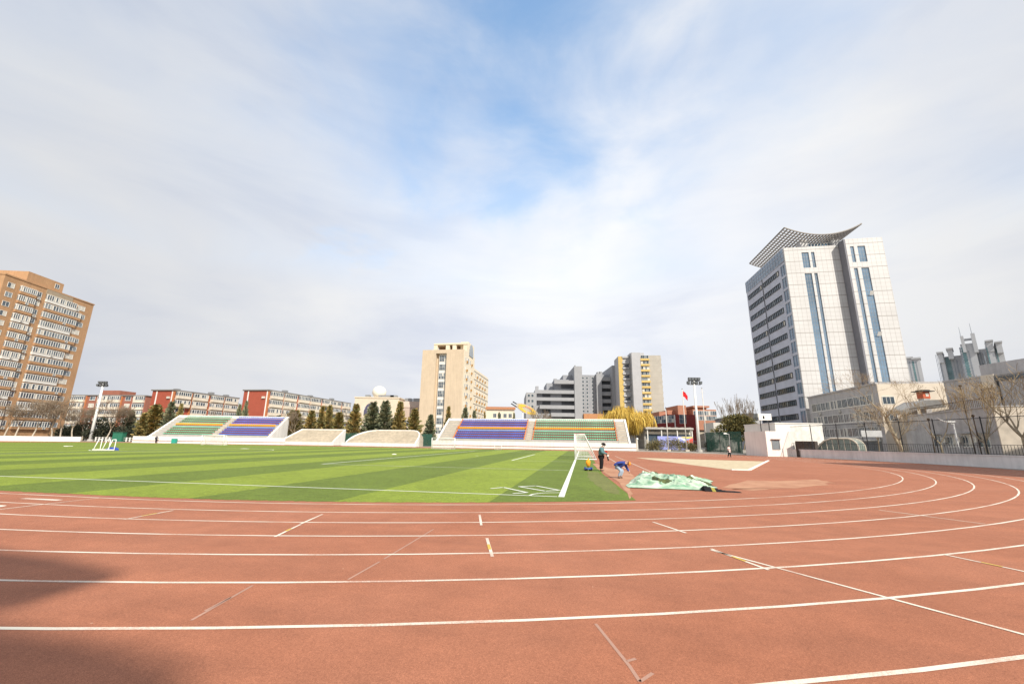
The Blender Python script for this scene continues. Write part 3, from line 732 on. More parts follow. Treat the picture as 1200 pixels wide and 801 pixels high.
def build_walls():
    P = wall_poly()
    # smooth the polyline
    Q = []
    for i in range(len(P) - 1):
        p0, p1, p2, p3 = P[max(0, i - 1)], P[i], P[i + 1], P[min(len(P) - 1, i + 2)]
        for k in range(6):
            t = k / 6; Q.append(.5 * ((2 * p1) + (p2 - p0) * t + (2 * p0 - 5 * p1 + 4 * p2 - p3) * t * t + (3 * p1 - p0 - 3 * p2 + p3) * t ** 3))
    Q.append(P[-1])
    nrm = []
    for i in range(len(Q)):
        d = (Q[min(len(Q) - 1, i + 1)] - Q[max(0, i - 1)]).normalized(); nrm.append(Vector((d.y, -d.x, 0)))
    t = thing('boundary_wall', 'low lilac-grey wall curving along the outside of the bend', 'wall')
    mb = MB()
    for i in range(len(Q) - 1):
        a, b = Q[i], Q[i + 1]; a2, b2 = Q[i] + nrm[i] * .35, Q[i + 1] + nrm[i + 1] * .35; h = Vector((0, 0, 1.02))
        mb.face((a, b, b + h, a + h)); mb.face((a2, a2 + h, b2 + h, b2)); mb.face((a + h, b + h, b2 + h, a2 + h))
    mb.build('wall_run', M['wallgrey'], t)
    mb = MB()
    for i in range(len(Q) - 1):
        a, b = Q[i] - nrm[i] * .04, Q[i + 1] - nrm[i + 1] * .04; a2, b2 = Q[i] + nrm[i] * .39, Q[i + 1] + nrm[i + 1] * .39; h = Vector((0, 0, 1.02)); k = Vector((0, 0, 1.10))
        mb.face((a + h, b + h, b + k, a + k)); mb.face((a + k, b + k, b2 + k, a2 + k)); mb.face((a2 + h, a2 + k, b2 + k, b2 + h))
    mb.build('coping', M['wallgrey'], t)
    # wire fence on the wall
    f = thing('wire_fence', 'tall dark wire-mesh fence standing on the curved lilac-grey wall', 'fence')
    F = [q + n * .2 for q, n in zip(Q, nrm)]; z0, z1 = 1.1, 4.35
    mb = MB(); rls = [MB(), MB(), MB()]; pk = MB()
    for a, b in zip(F, F[1:]):
        mb.face((a + Vector((0, 0, z0)), b + Vector((0, 0, z0)), b + Vector((0, 0, z1)), a + Vector((0, 0, z1))))
        for z, rl in zip((z1, z0 + .85, z0 + .06), rls): rl.tube(a + Vector((0, 0, z)), b + Vector((0, 0, z)), .032 if z > 3 else .02, None, 5)
        n = max(1, int((b - a).length / .22))
        for i in range(n): pk.tube(a.lerp(b, i / n) + Vector((0, 0, z0)), a.lerp(b, i / n) + Vector((0, 0, z0 + .85)), .016, None, 4)
    mb.build('wire_mesh', M['fence_net'], f); [rl.build('rail', M['darkmetal'], f) for rl in rls]; pk.build('picket_panel', M['darkmetal'], f)
    d = 0; last = -10
    for a, b in zip(F, F[1:]):
        if d - last > 3.6:
            MB().tube(a + Vector((0, 0, z0 - .3)), a + Vector((0, 0, z1 + .15)), .055, None, 6).build('post', M['darkmetal'], f); last = d
        d += (b - a).length
    # low white wall along the far bend
    c = T(-STRAIGHT, RAD)
    mb = MB(); t0 = math.atan2(*(reversed((atY(95, 515, 106) - c).to_2d()))); 
    arc_wall(mb, c.x, c.y, 48.3, 48.7, t0, t0 + 1.3, 0, 1.15, 30)
    w = thing('boundary_wall', 'low white wall round the distant bend below the brown tower block', 'wall'); mb.build('wall_run', M['white'], w)
# ------------------------------------------------------------------ buildings
WC = {}
def window_mesh(w, h, n=2, rows=1, g='glass', fr='frame', ft=.09, deep=.07, seed=0, mix=None, sill=False):
    """a framed window: n panes across, facing -y, base at z=0, centred on x"""
    key = (round(w, 2), round(h, 2), n, rows, g, fr, seed, mix, sill)
    if key in WC: return WC[key]
    mb = MB(); rnd = random.Random(seed * 31 + n)
    mats = [M[fr], M['glass'], M['glass_mid'], M['curtain']]
    if g not in ('glass',): mats[1] = M[g]
    y = -deep
    mb.box(-w / 2, y, 0, w / 2, -.002, ft); mb.box(-w / 2, y, h - ft, w / 2, -.002, h)
    mb.box(-w / 2, y, ft, -w / 2 + ft, -.002, h - ft); mb.box(w / 2 - ft, y, ft, w / 2, -.002, h - ft)
    pw = (w - 2 * ft) / n; ph = (h - 2 * ft) / rows
    for i in range(n):
        if i: mb.box(-w / 2 + ft + i * pw - ft * .35, y * .9, ft, -w / 2 + ft + i * pw + ft * .35, -.003, h - ft)
        for j in range(rows):
            k = 1
            if mix:
                r = rnd.random(); k = 1 if r < mix[0] else (2 if r < mix[1] else 3)
            x0 = -w / 2 + ft + i * pw; z0 = ft + j * ph
            mb.face(((x0, -.02, z0), (x0 + pw, -.02, z0), (x0 + pw, -.02, z0 + ph), (x0, -.02, z0 + ph)), k)
    for j in range(1, rows): mb.box(-w / 2 + ft, y * .85, ft + j * ph - ft * .3, w / 2 - ft, -.004, ft + j * ph + ft * .3)
    if sill: mb.box(-w / 2 - .1, y - .12, -.12, w / 2 + .1, -.002, -.004)
    WC[key] = mb.mesh('window', mats); return WC[key]

def balcony_mesh(w, n, seed, par='frame', hp=.95, hg=1.25, deep=.45, parm=None):
    """glazed balcony: solid white parapet with a band of panes above, standing proud of the wall"""
    key = ('b', round(w, 2), n, seed, par, round(hp, 2), round(hg, 2), deep)
    if key in WC: return WC[key]
    rnd = random.Random(seed); mb = MB(); mats = [M[par], M['frame'], M['glass'], M['glass_mid'], M['curtain']]
    mb.box(-w / 2, -deep, 0, w / 2, -.004, hp); mb.box(-w / 2 - .04, -deep - .05, hp, w / 2 + .04, -.004, hp + .07, 1)
    mb.box(-w / 2, -deep, hp + hg - .08, w / 2, -.004, hp + hg + .06, 1)
    pw = w / n
    mode = rnd.random()
    for i in range(n + 1):
        x = -w / 2 + i * pw; mb.box(x - .07, -deep, hp + .07, x + .07, -deep + .12, hp + hg - .08, 1)
    for i in range(n):
        x0 = -w / 2 + i * pw; r = rnd.random(); k = 2 if r < .50 + .35 * (mode > .55) else (3 if r < .86 else 4)
        mb.face(((x0, -deep + .06, hp + .07), (x0 + pw, -deep + .06, hp + .07), (x0 + pw, -deep + .06, hp + hg - .08), (x0, -deep + .06, hp + hg - .08)), k)
    for s in (-1, 1): mb.face(((s * w / 2 * .999, -deep + .06, hp + .07), (s * w / 2 * .999, -.01, hp + .07), (s * w / 2 * .999, -.01, hp + hg), (s * w / 2 * .999, -deep + .06, hp + hg)), 3)
    WC[key] = mb.mesh('balcony', mats); return WC[key]

def ac_mesh():
    if 'ac' in WC: return WC['ac']
    mb = MB(); mb.box(-.42, -.36, .05, .42, -.05, .62); mb.tube((-.1, -.365, .33), (-.1, -.38, .33), .22, .22, 12, 1); mb.box(-.45, -.38, 0, .45, -.002, .04, 1)
    WC['ac'] = mb.mesh('air_conditioner', [M['curtain'], M['greymetal']]); return WC['ac']

def put(me, parent, loc, rz=0., label=None):
    return link(me.name.split('.')[0], me, parent, loc, rz)
FR, LF, RT = 0., -PI / 2, PI / 2       # facing -y, -x, +x

def brown_tower():
    br = mat('ochre_render', (.46, .275, .150), .9, .08, .8, .1, 10, var2=.08, scale2=.15, streak=.2); M['ochre'] = br; grey = mat('weathered_ochre', (.36, .29, .21), .9, .12, 1)
    Y = 128.; c = atY(110, 357.5, Y); H = c.z; base = Vector((c.x, c.y, 0))
    near = atz(8, 322, H); d = (near - c); d.z = 0; ln = d.length; rz = math.atan2(d.y, d.x)     # local x runs along the facade towards us; outside is local... 
    t = thing('tower_block', 'tall ochre-brown tower block of glazed white balcony rows at the far bend', 'building', base, rz)
    # local +x towards the viewer, facade outward = +y (to the east)
    def s_at(px, py):
        p = atz(px, py, H); q = p - c; return q.x * math.cos(rz) + q.y * math.sin(rz)
    sg = lambda px: s_at(px, 357.5 - (110 - px) * .352)
    L1 = ln + .3
    mb = MB(); mb.box(0, -15, 0, L1, 0, H); mb.box(-.15, -15.1, H, L1 + .15, .15, H + .35); mb.build('wall', br, t)
    a, b = sg(75), sg(34); mb = MB(); mb.box(a, -9, H + .355, b, -.6, H + 3.3); mb.build('roof_house', br, t)
    put(window_mesh(1.3, 1.4, 2), t, (a + 1.8, -.6, H + 1.2), PI)
    mb = MB(); mb.box(sg(86), 0.003, H - 1.6, sg(56), .12, H); mb.build('weathered_band', grey, t)
    NF = 16; fh = (H - 1.5) / NF
    s1, s2 = sg(103.5), sg(57); s3, s4 = sg(52.5), sg(27)
    for f in range(1, NF):
        z = f * fh + .3
        w = (s2 - s1); w1 = w * (.78 + .08 * ((f * 7) % 3 - 1))
        put(balcony_mesh(w1, 14, f, 'ochre' if f % 3 else 'frame', .72, 1.5, deep=.5), t, (s1 + w - w1 / 2, 0, z), PI)
        put(window_mesh(min(2.4, w - w1 - .3), 1.5, 2, seed=f % 3, mix=(.6, .8)), t, (s1 + (w - w1) / 2 - .1, 0, z + .75), PI)
        w = (s4 - s3)
        put(balcony_mesh(w * .70, 8, f + 40, 'ochre' if f % 4 else 'frame', .72, 1.5, deep=.5), t, (s4 - w * .35, 0, z), PI)
        put(window_mesh(w * .24, 1.5, 2, seed=f % 3 + 4, mix=(.6, .8)), t, (s3 + w * .14, 0, z + .75), PI)
        put(window_mesh(1.7, 1.4, 2, seed=f % 4 + 8, mix=(.5, .75)), t, (sg(17), 0, z + .75), PI)
        if f % 2:
            put(ac_mesh(), t, (s1 + 3.2 + (f % 5), .2, z + .05), PI); put(ac_mesh(), t, (s3 + .8, 0, z - .1), PI)
        else: put(ac_mesh(), t, (s4 - 2.2, .2, z + 0), PI)
        put(window_mesh(1.5, 1.4, 2, seed=f % 4 + 8, mix=(.5, .75)), t, (L1, -5, z + .75), RT); put(window_mesh(1.5, 1.4, 2, seed=f % 4 + 9, mix=(.5, .75)), t, (L1, -10, z + .75), RT)

def apartment_slab(name, label, corner_px, Y, left_px, right_px, right_y, nfl, redband=False, seed=0, end_cols=True, group=None):
    """low block: a red end wall facing us and a long balcony side running away to the right"""
    red = M['red_render']; cream = M['cream_render']
    c = atY(*corner_px, Y); H = c.z
    l = atz(left_px, corner_px[1] - .6, H)
    w = c.x - l.x
    # the long side runs away: find its far end along the measured roof line
    far = atz(right_px, right_y, H); d = far - c; d.z = 0; ln = min(d.length, 62.); ang = math.atan2(d.y, d.x)
    t = thing(name, label, 'building', Vector((c.x, c.y, 0)), ang - PI / 2, group)
    # local: y runs along the long side, +x side is the facade, end wall at y=0 facing -y, from x=-w to 0
    mb = MB(); mb.box(-w, 0, 0, 0, ln, H); mb.build('wall', red, t)
    mb = MB(); mb.box(-w - .35, -.35, H, .5, ln + .3, H + .4); mb.build('roof', M['grey_roof'], t)
    mb = MB(); mb.box(-w + 1.6, -.10, 0, -w + 2.0, -.003, H); mb.box(-.4, -.10, 0, -.02, -.003, H); mb.build('end_stripe', M['white'], t)
    mb = MB(); mb.box(-1.9, -.35, H - 2.6, -.8, -.003, H - 1.9); mb.build('vent_box', M['curtain'], t)
    rnd = random.Random(seed); fh = H / nfl; nb = max(4, int(ln / 6.2)); bw = ln / nb
    mb = MB()
    for k in range(nb + 1):
        y = min(ln - .2, max(.2, k * bw)); mb.box(.003, y - .25, 0, .35, y + .25, H - .1)
    mb.build('pilaster', M['orange_render'], t)
    mb = MB()
    for f in range(nfl + 1): mb.box(.003, 0, min(H - .3, f * fh), .22, ln, min(H, f * fh + .3))
    mb.build('floor_band', cream, t)
    for k in range(nb):
        for f in range(nfl):
            y = (k + .5) * bw; z = f * fh + .32
            if (k + f) % 5 == 3 and rnd.random() < .7:
                put(window_mesh(bw * .5, 1.5, 3, seed=rnd.randint(0, 3), mix=(.6, .85)), t, (0.003, y, z + .9), RT)
            else:
                put(balcony_mesh(bw * (.70 + .12 * (k % 2)), 6, seed + k * 3 + f, 'cream_render', .95, min(1.45, fh - 1.5), .8 if k % 2 else 1.2), t, (.003, y, z), RT)
    mb = MB()
    for k in range(nb): 
        if rnd.random() < .8: mb.box(-2.5, (k + .3) * bw, H + .401, -1., (k + .5) * bw, H + .9 + .5 * rnd.random())
    mb.build('roof_hatch', M['greymetal'], t)
    return t

def back_apartments():
    """the red and cream block seen beyond the floodlight mast"""
    Y = 168.; c = atY(172, 464, Y); H = c.z; a = atz(84, 458, H); d = c - a; d.z = 0
    ln = 42.
    ang = math.radians(-4); p = atY(172, 464, Y); p.z = 0
    t = thing('apartment_block', 'red and cream apartment block seen behind the white floodlight mast', 'building', p - Vector((math.cos(ang), math.sin(ang), 0)) * ln, ang)
    dr = mat('dull_red_render', (.32, .13, .09), .9, .1, .8, streak=.2); mb = MB(); mb.box(0, 0, 0, ln, 12, H); mb.build('wall', dr, t)
    mb = MB(); mb.box(-.3, -.4, H, ln + .3, 12.3, H + .4); mb.build('roof', M['grey_roof'], t)
    mb = MB(); mb.box(ln * .50, 1, H + .401, ln * .68, 8, H + 2.4); mb.build('roof_house', dr, t)
    nfl = 6; fh = H / nfl; nb = 8; bw = ln / nb; rnd = random.Random(4)
    for k in range(nb):
        for f in range(nfl):
            if k % 3 == 0: put(window_mesh(bw * .45, 1.6, 2, seed=rnd.randint(0, 4), mix=(.6, .8), sill=True), t, ((k + .5) * bw, 0, f * fh + 1.1))
            else: put(balcony_mesh(bw * .82, 5, rnd.randint(0, 9), 'cream_render', 1.0, 1.5, .9), t, ((k + .5) * bw, 0, f * fh + .25))
    mb = MB()
    for k in (3, 6): mb.box(k * bw - .3, -.3, 0, k * bw + .3, -.003, H)
    mb.build('pilaster', M['orange_render'], t)

def beige_slab():
    be = mat('beige_render', (.60, .485, .355), .9, .05, .6, .08, 10, var2=.05, scale2=.12, streak=.15); cr = mat('pale_cream_render', (.70, .62, .48), .9, .05, .6)
    Y = 150.; c = atY(544, 409, Y); H = c.z; l = atz(495.5, 410, H); d = c - l; d.z = 0; w = d.length; rz = math.atan2(d.y, d.x)
    t = thing('office_slab', 'tall beige slab building with a recessed column of windows in its end wall', 'building', Vector((l.x, l.y, 0)), rz)
    fx = lambda px: (px - 495.5) / (544 - 495.5) * w
    r0, r1 = fx(511.5), fx(524); Ln = 44.; L1 = 16.
    mb = MB()
    mb.box(0, 0, 0, r0, L1, H); mb.box(r1, 0, 0, w, L1, H); mb.box(r0, 1.6, 0, r1, L1, H); mb.box(r0, 0, H - 1.4, r1, 1.599, H)
    mb.build('wall', be, t)
    H2 = H - 4.6
    mb = MB(); mb.box(1.0, L1, 0, w - .02, Ln, H2); mb.box(1.0, L1, H2, w - .5, Ln, H2 + .5); mb.build('rear_wing', cr, t)
    mb = MB(); mb.box(w, .02, 0, w + .06, L1, H); mb.build('sunlit_side', cr, t)  # side face given a paler colour to stand in for stronger sun
    # bow window stack in the recess
    fh = H / 10.5
    for f in range(1, 10):
        mb = MB(); z = f * fh + .2; x = (r0 + r1) / 2 + .35; ww = (r1 - r0) * .62
        me = window_mesh(ww, fh * .72, 4, 2, seed=f % 3, mix=(.55, .9)); put(me, t, (x, 1.0, z + .35))
    mb = MB(); mb.box((r0 + r1) / 2 + .35 - (r1 - r0) * .34, 1.0, 0, (r0 + r1) / 2 + .35 + (r1 - r0) * .34, 1.595, H - 1.42); mb.build('bay_shaft', M['frame'], t)
    # side windows, red-brown shades
    for f in range(1, 10):
        z = f * fh + .8
        for y in (2.5, 9.5): put(window_mesh(1.4, 1.6, 2, seed=f % 4, mix=(.7, .9)), t, (w + .06, y, z), RT)
        if f != 8: put(window_mesh(3.0, 2.0, 3, 2, seed=f % 4 + 2, mix=(.4, .9)), t, (w + .06, 6, z - .2), RT)
        if z < H2 - 2:
            mb = MB(); mb.box(w - .019, L1, z + 1.95, w + .10, Ln, z + 2.15); mb.build('string_course', M['greymetal'], t)
            for y in (19, 24, 29, 34, 39): put(window_mesh(1.7, 1.5, 2, seed=(f + y) % 5, mix=(.6, .9)), t, (w - .018, y, z), RT)
    mb = MB(); mb.box(-.4, -.45, 0, .4, -.004, .75); mb.box(-.45, -.5, .75, .45, -.004, .8); acm = mb.mesh('air_conditioner', mat('rust_grille', (.40, .22, .07), .8, .2, 3))
    for f in range(1, 10):
        for y in (4.2, 11.5): put(acm, t, (w + .06, y, f * fh + .5), RT)
        if f * fh < H2 - 3:
            for y in (21.5, 26.5, 31.5, 36.5): put(acm, t, (w - .018, y, f * fh + .4), RT)
    # penthouse frame
    mb = MB(); p0, p1 = fx(504), w
    mb.box(p0, 4, H + 2.9, p1, 15, H + 3.5)
    for x in (504.5, 519, 527, 540): mb.box(fx(x) - .2, 4.2, H, fx(x) + 1.3, 5.4, H + 2.899)
    mb.build('roof_pergola', cr, t)
    mb = MB(); mb.box(p0 + .8, 8, H, p1 - .6, 14.8, H + 2.898); mb.build('penthouse', mat('brown_recess', (.28, .17, .10), .9, .1, 2), t)
    mb = MB(); mb.extrude([(w + .062, 10 + 3.0 * math.cos(a), H - 1 + 5.0 * max(0, math.sin(a))) for a in [PI * i / 12 for i in range(13)]], (.2, 0, 0)); mb.build('arched_window', M['glass_mid'], t)
    mb = MB(); mb.box(w - 3, 5.5, H + .003, w + .05, 14.7, H + 4.2); mb.build('gable', cr, t)

def auditorium():
    cr = mat('warm_cream_render', (.64, .55, .43), .9, .06, .6); pk = mat('pinkish_stone', (.50, .40, .34), .9, .08, .7)
    Y = 160.; a = atY(416, 466, Y); b = atY(468, 466.5, Y); H = a.z
    t = thing('hall_building', 'broad cream hall with a dark arched window behind the row of conifers', 'building', Vector((a.x, Y, 0)), 0)
    w = b.x - a.x
    mb = MB(); mb.box(0, 0, 0, w, 30, H); mb.box(-.2, -.2, H, w + .2, 30, H + .5); mb.build('wall', cr, t)
    c = atY(491, 472, Y); mb = MB(); mb.box(w, 3, 0, c.x - a.x, 28, c.z - 1.5); mb.build('side_wing', pk, t)
    mb = MB(); mb.extrude([(w - .02, 2.8, c.z - 1.5), (c.x - a.x + .5, 2.8, c.z - 1.5), (c.x - a.x + .5, 4.4, c.z + 1), (w - .02, 4.4, c.z + 1)], (0, 22, 0)); mb.build('wing_roof', pk, t)
    x0, x1 = (429 - 416) / 52 * w, (443.5 - 416) / 52 * w; cx, r = (x0 + x1) / 2, (x1 - x0) / 2; zt = atY(436, 472, Y).z; z0 = zt - 4.2
    mb = MB(); ar = lambda R, h: [(cx + R * math.cos(k), 0, z0 + 1.6 + h * math.sin(k)) for k in [PI * i / 14 for i in range(15)]]
    o = ar(r, zt - z0 - 1.6); i_ = ar(r * .74, (zt - z0 - 1.6) * .62)
    for p, q, s, u in zip(o, o[1:], i_, i_[1:]): mb.extrude([p, q, u, s], (0, -.35, 0))
    for s in (-1, 1): mb.box(cx + s * r * .87 - .55, -.35, z0 - .4, cx + s * r * .87 + .55, -.002, z0 + 1.6)
    mb.build('arch', mat('violet_stone', (.09, .085, .14), .7, .15, 2), t)
    for k in (-1, 0, 1): put(window_mesh(1.8, 3.2, 2, 2, seed=k + 1, mix=(.6, .8)), t, (cx + k * 2.3, 0, z0 - .3))
    for px in (476, 483): put(window_mesh(2.2, 2.6, 2, seed=px % 3, mix=(.5, .8)), t, ((px - 416) / 52 * w, 3, c.z - 9))
    mb = MB()
    for px, ww in ((428, .8), (443, .6), (454, 3.), (457.5, .7)): x = (px - 416) / 52 * w; mb.box(x - ww, 2, H + .501, x + ww, 4, H + 1.5)
    for px in (470, 480): x = (px - 416) / 52 * w; mb.box(x, 6, c.z + .2, x + 2.5, 9, c.z + 2.4)
    mb.build('roof_plant', M['greymetal'], t)
    p = atY(444.5, 459.5, 168); r = (452.5 - 436.7) / 2 / FOC * 168
    d = thing('radome', 'round white dome standing on the roof of the cream hall', 'dome', (p.x, p.y, H + .5))
    mb = MB(); mb.ball((0, 0, p.z - H - .5), r, r, r * .93, 28, 18); mb.build('dome', mat('radome_white', (.80, .76, .66), .6, .04, .8, var2=.04), d, True)
    mb = MB(); mb.tube((0, 0, 0), (0, 0, p.z - H - .5 - r * .8), r * .45, r * .5, 16); mb.build('base_drum', M['frame'], d)

def low_cream_house():
    Y = 165.; a = atY(570, 479.5, Y); b = atY(603, 479, Y); H = a.z; w = b.x - a.x
    t = thing('low_house', 'low cream house with a red tiled roof edge beyond the grandstand', 'building', (a.x, Y, 0))
    mb = MB(); mb.box(0, 0, 0, w, 10, H); mb.build('wall', M['cream_render'], t)
    mb = MB(); mb.extrude([(-.4, -.5, H), (w + .4, -.5, H), (w + .4, 5, H + 1.2), (-.4, 5, H + 1.2)], (0, .01, .35)); mb.build('roof', mat('red_tile', (.38, .17, .08), .85, .2, 3), t)
    for px in (580, 585.5, 592, 598): put(window_mesh(1.4, 1.7, 2, seed=px % 3, mix=(.8, .9)), t, ((px - 570) / 33 * w, 0, H - 3.2))

def ring_sign():
    Y = 150.; c = atY(617.5, 479.5, Y)
    t = thing('disc_sign', 'tilted white disc with yellow ring pattern on posts beyond the grandstand', 'sign', (c.x, Y, 0))
    rx, ry = 4.3, 2.5; tilt = math.radians(24)
    def el(k, f, y): 
        x, z = rx * f * math.cos(k), ry * f * math.sin(k) * .62; return (x * math.cos(tilt) + z * math.sin(tilt), y, c.z - x * math.sin(tilt) + z * math.cos(tilt))
    n = 28; K = [2 * PI * i / n for i in range(n)]
    mb = MB(); mb.extrude([el(k, 1, 0) for k in K], (0, .6, 0)); mb.build('disc', M['concrete'], t)
    mb = MB()
    for i in range(n):
        if i % 14 in (0, 7): continue
        k, q = K[i], K[(i + 1) % n]; mb.extrude([el(k, .82, -.01), el(q, .82, -.01), el(q, .42, -.01), el(k, .42, -.01)], (0, -.06, 0))
    mb.build('yellow_ring', mat('yellow_sign', (.78, .50, .06), .5, .1, 3), t)
    mb = MB()
    for i in range(4, 9): 
        k, q = K[i], K[i + 1]; mb.extrude([el(k, .66, -.08), el(q, .66, -.08), el(q, .46, -.08), el(k, .46, -.08)], (0, -.04, 0))
    mb.build('pink_arc', mat('pink_sign', (.72, .30, .25), .5, .1, 3), t)
    for x in (-1.6, 3.4): MB().tube((x, .3, 0), (x, .3, c.z - .6), .16, None, 8).build('post', M['white_metal'], t)
    mb = MB()
    for dx, dz in ((-3.6, 1.6), (-4.2, .9)): mb.tube((dx - 1.6, .3, c.z + dz + 1.2), (dx + .6, .3, c.z + dz - .1), .22, None, 6)
    mb.build('spike', M['darkmetal'], t)

def grey_terraced():
    g = mat('shaded_blue_concrete', (.31, .32, .345), .9, .07, .4, .1, 5, var2=.06, scale2=.1); lt = mat('pale_grey_concrete', (.34, .345, .36), .9, .06, .5); dk = mat('shadowed_recess', (.10, .105, .12), .9, .15, .6); ob = mat('orange_brick', (.48, .24, .12), .9, .15, 1)  # concrete greys lowered and blued to stand in for a shaded front
    Y = 232.
    p0 = atY(626, 460, Y); t = thing('terraced_block', 'grey concrete apartment block stepping up towards a tall stair shaft', 'building', (p0.x, Y, 0))
    X = lambda px, py=460: atY(px, py, Y).x - p0.x
    Zt = lambda px, py: atY(px, py, Y).z
    mb = MB()
    vols = [(615.5, 627, 463, -14, lt, 'side_wing'), (626.5, 673, 457.5, 0, g, 'lower_mass'), (641, 673, 448, 3, g, 'middle_mass'), (650, 673, 444, 1.5, g, 'upper_mass'), (661, 673.5, 438, 4, g, 'top_mass'),
            (672.5, 681.5, 430, -3, lt, 'stair_shaft'), (681, 700, 438.5, 2, g, 'window_mass'), (699, 705, 438, -1, lt, 'side_pier'), (704, 717, 438, 3, g, 'balcony_mass'), (716.5, 726.5, 429.5, -4, lt, 'lift_shaft')]
    for x0, x1, yt, yo, m, nm in vols:
        mb = MB(); z = Zt((x0 + x1) / 2, yt); mb.box(X(x0), yo + 0., 0, X(x1), 22 + yo * .1, z); mb.build(nm, m, t)
    mb = MB()
    for px, yt, b in ((630, 451, 457.5), (652, 442, 448), (704.5, 434, 438), (707, 433.6, 438)): mb.box(X(px - 1.7), 4.5, Zt(px, b) - .5, X(px + 1.7), 8, Zt(px, yt))
    mb.box(X(674.6), 2, Zt(676, 430), X(676), 4, Zt(676, 427)); mb.build('roof_house', lt, t)
    # balcony bands, and flat panels whose dark colour stands in for recess shade
    zs = [(457.5, 461.5, 626.5, 673), (466, 469.8, 627.5, 673), (475, 479.2, 632, 673), (483.8, 488, 645, 673), (446, 450, 649, 673)]
    for yt, yb, x0, x1 in zs:
        mb = MB(); mb.box(X(x0), -2.6, Zt(650, yb), X(x1) - .05, -.01, Zt(650, yt)); mb.build('balcony', lt, t)
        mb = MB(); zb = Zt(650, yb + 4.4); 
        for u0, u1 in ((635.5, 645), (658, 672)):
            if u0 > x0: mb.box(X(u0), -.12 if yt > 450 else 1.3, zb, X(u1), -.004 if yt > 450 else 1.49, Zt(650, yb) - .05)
        mb.build('recess_shade', dk, t)
    # small square windows of the middle mass
    zz = [Zt(690, 441 + 4.35 * k) for k in range(14)]
    for k, z in enumerate(zz):
        for px in (684.2, 689, 695.5): put(window_mesh(1.25, 1.3, 1, fr='frame', seed=k % 3, mix=(.55, .8)), t, (X(px), 2, z - 1.2))
    for k in range(5):
        yb = 441.5 + 8.6 * k
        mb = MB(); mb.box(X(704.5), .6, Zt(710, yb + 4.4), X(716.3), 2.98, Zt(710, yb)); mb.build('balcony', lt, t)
        mb = MB(); mb.box(X(706), 2.85, Zt(710, yb + 8.0), X(716.3), 2.996, Zt(710, yb + 4.6)); mb.build('recess_shade', dk, t)  # flat panel, coloured dark as the shade under the balcony
    for yy in (468, 474, 480):
        for px in (618.5, 622.5): put(window_mesh(1.4, 1.6, 1, seed=yy % 3), t, (X(px), -14, Zt(620, yy)))
    mb = MB(); mb.box(X(682), -4, 0, X(704), -1.2, Zt(690, 485)); mb.build('brick_annex', ob, t)

def yellow_tower():
    g = mat('warm_grey_concrete', (.44, .41, .355), .9, .06, .4, .1, 5, var2=.05, scale2=.1); bl = mat('shaded_shaft_grey', (.45, .45, .46), .9, .06, .4); ye = mat('yellow_panel', (.58, .42, .15), .8, .1, .8); dk = mat('dark_loggia', (.10, .11, .13), .9, .15, .6)  # cooler shaft grey carries the shade of that side in its colour
    Y = 215.; p0 = atY(725, 415, Y); t = thing('yellow_tower', 'grey tower block with yellow balcony bands and a yellow edge', 'building', (p0.x, Y, 0), math.radians(-4))
    X = lambda px, py=440: (atY(px, py, Y).x - p0.x); Zt = lambda px, py: atY(px, py, Y).z
    H = Zt(750, 416.5)
    mb = MB(); mb.box(X(740, 416), 0, 0, X(773, 416), 18, H); mb.build('main_wall', g, t)
    mb = MB(); mb.box(X(738.3, 416), -3, 0, X(748, 416), -.01, Zt(745, 414.5)); mb.box(X(738.3, 416), .01, H + .003, X(754, 416), 8, Zt(745, 413.5)); mb.build('stair_shaft', bl, t)
    mb = MB(); mb.box(X(725, 417), 1.6, 0, X(739.5, 417), 14, Zt(730, 416.5)); mb.build('loggia_mass', bl, t)
    mb = MB(); mb.box(X(724.8, 417), 1.2, 0, X(729.8, 417), 1.59, Zt(730, 417)); mb.build('yellow_edge', ye, t)
    NF = 16; fh = H / NF
    for f in range(2, NF):
        z = f * fh
        if f % 2 == 0:
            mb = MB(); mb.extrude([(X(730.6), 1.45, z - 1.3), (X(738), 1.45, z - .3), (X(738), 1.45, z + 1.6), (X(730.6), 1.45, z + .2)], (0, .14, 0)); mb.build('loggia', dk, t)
        mb = MB(); mb.box(X(730.3), .9, z + 1.7, X(738.2), 1.44, z + 2.6); mb.build('loggia_parapet', bl, t)
        mb = MB(); mb.box(X(749.4, 420), -1.1, z, X(759.5, 420), -.004, z + 1.05); mb.build('yellow_parapet', ye, t)
        put(window_mesh(X(759, 420) - X(750, 420), fh - 1.2, 4, seed=f % 5, mix=(.3, .8)), t, ((X(759, 420) + X(750, 420)) / 2, -.55, z + 1.1))
        mb = MB(); mb.box(X(748.3, 420), -.06, z + .3, X(749.1, 420), -.004, z + 2.2); mb.build('slot_window', M['glass'], t)
    mb = MB()
    for f in range(2, NF): mb.box(X(760.5, 418), -.02, f * fh, X(773, 418), -.004, f * fh + .1); mb.box(X(773, 416), 1.5, f * fh + .4, X(773, 416) + .6, 7, f * fh + 1.6)
    mb.build('panel_joint', lt_or('panel_joint_grey', (.40, .37, .33)), t)

def lt_or(name, c):
    return mat(name, c, .9, .06, 1.)

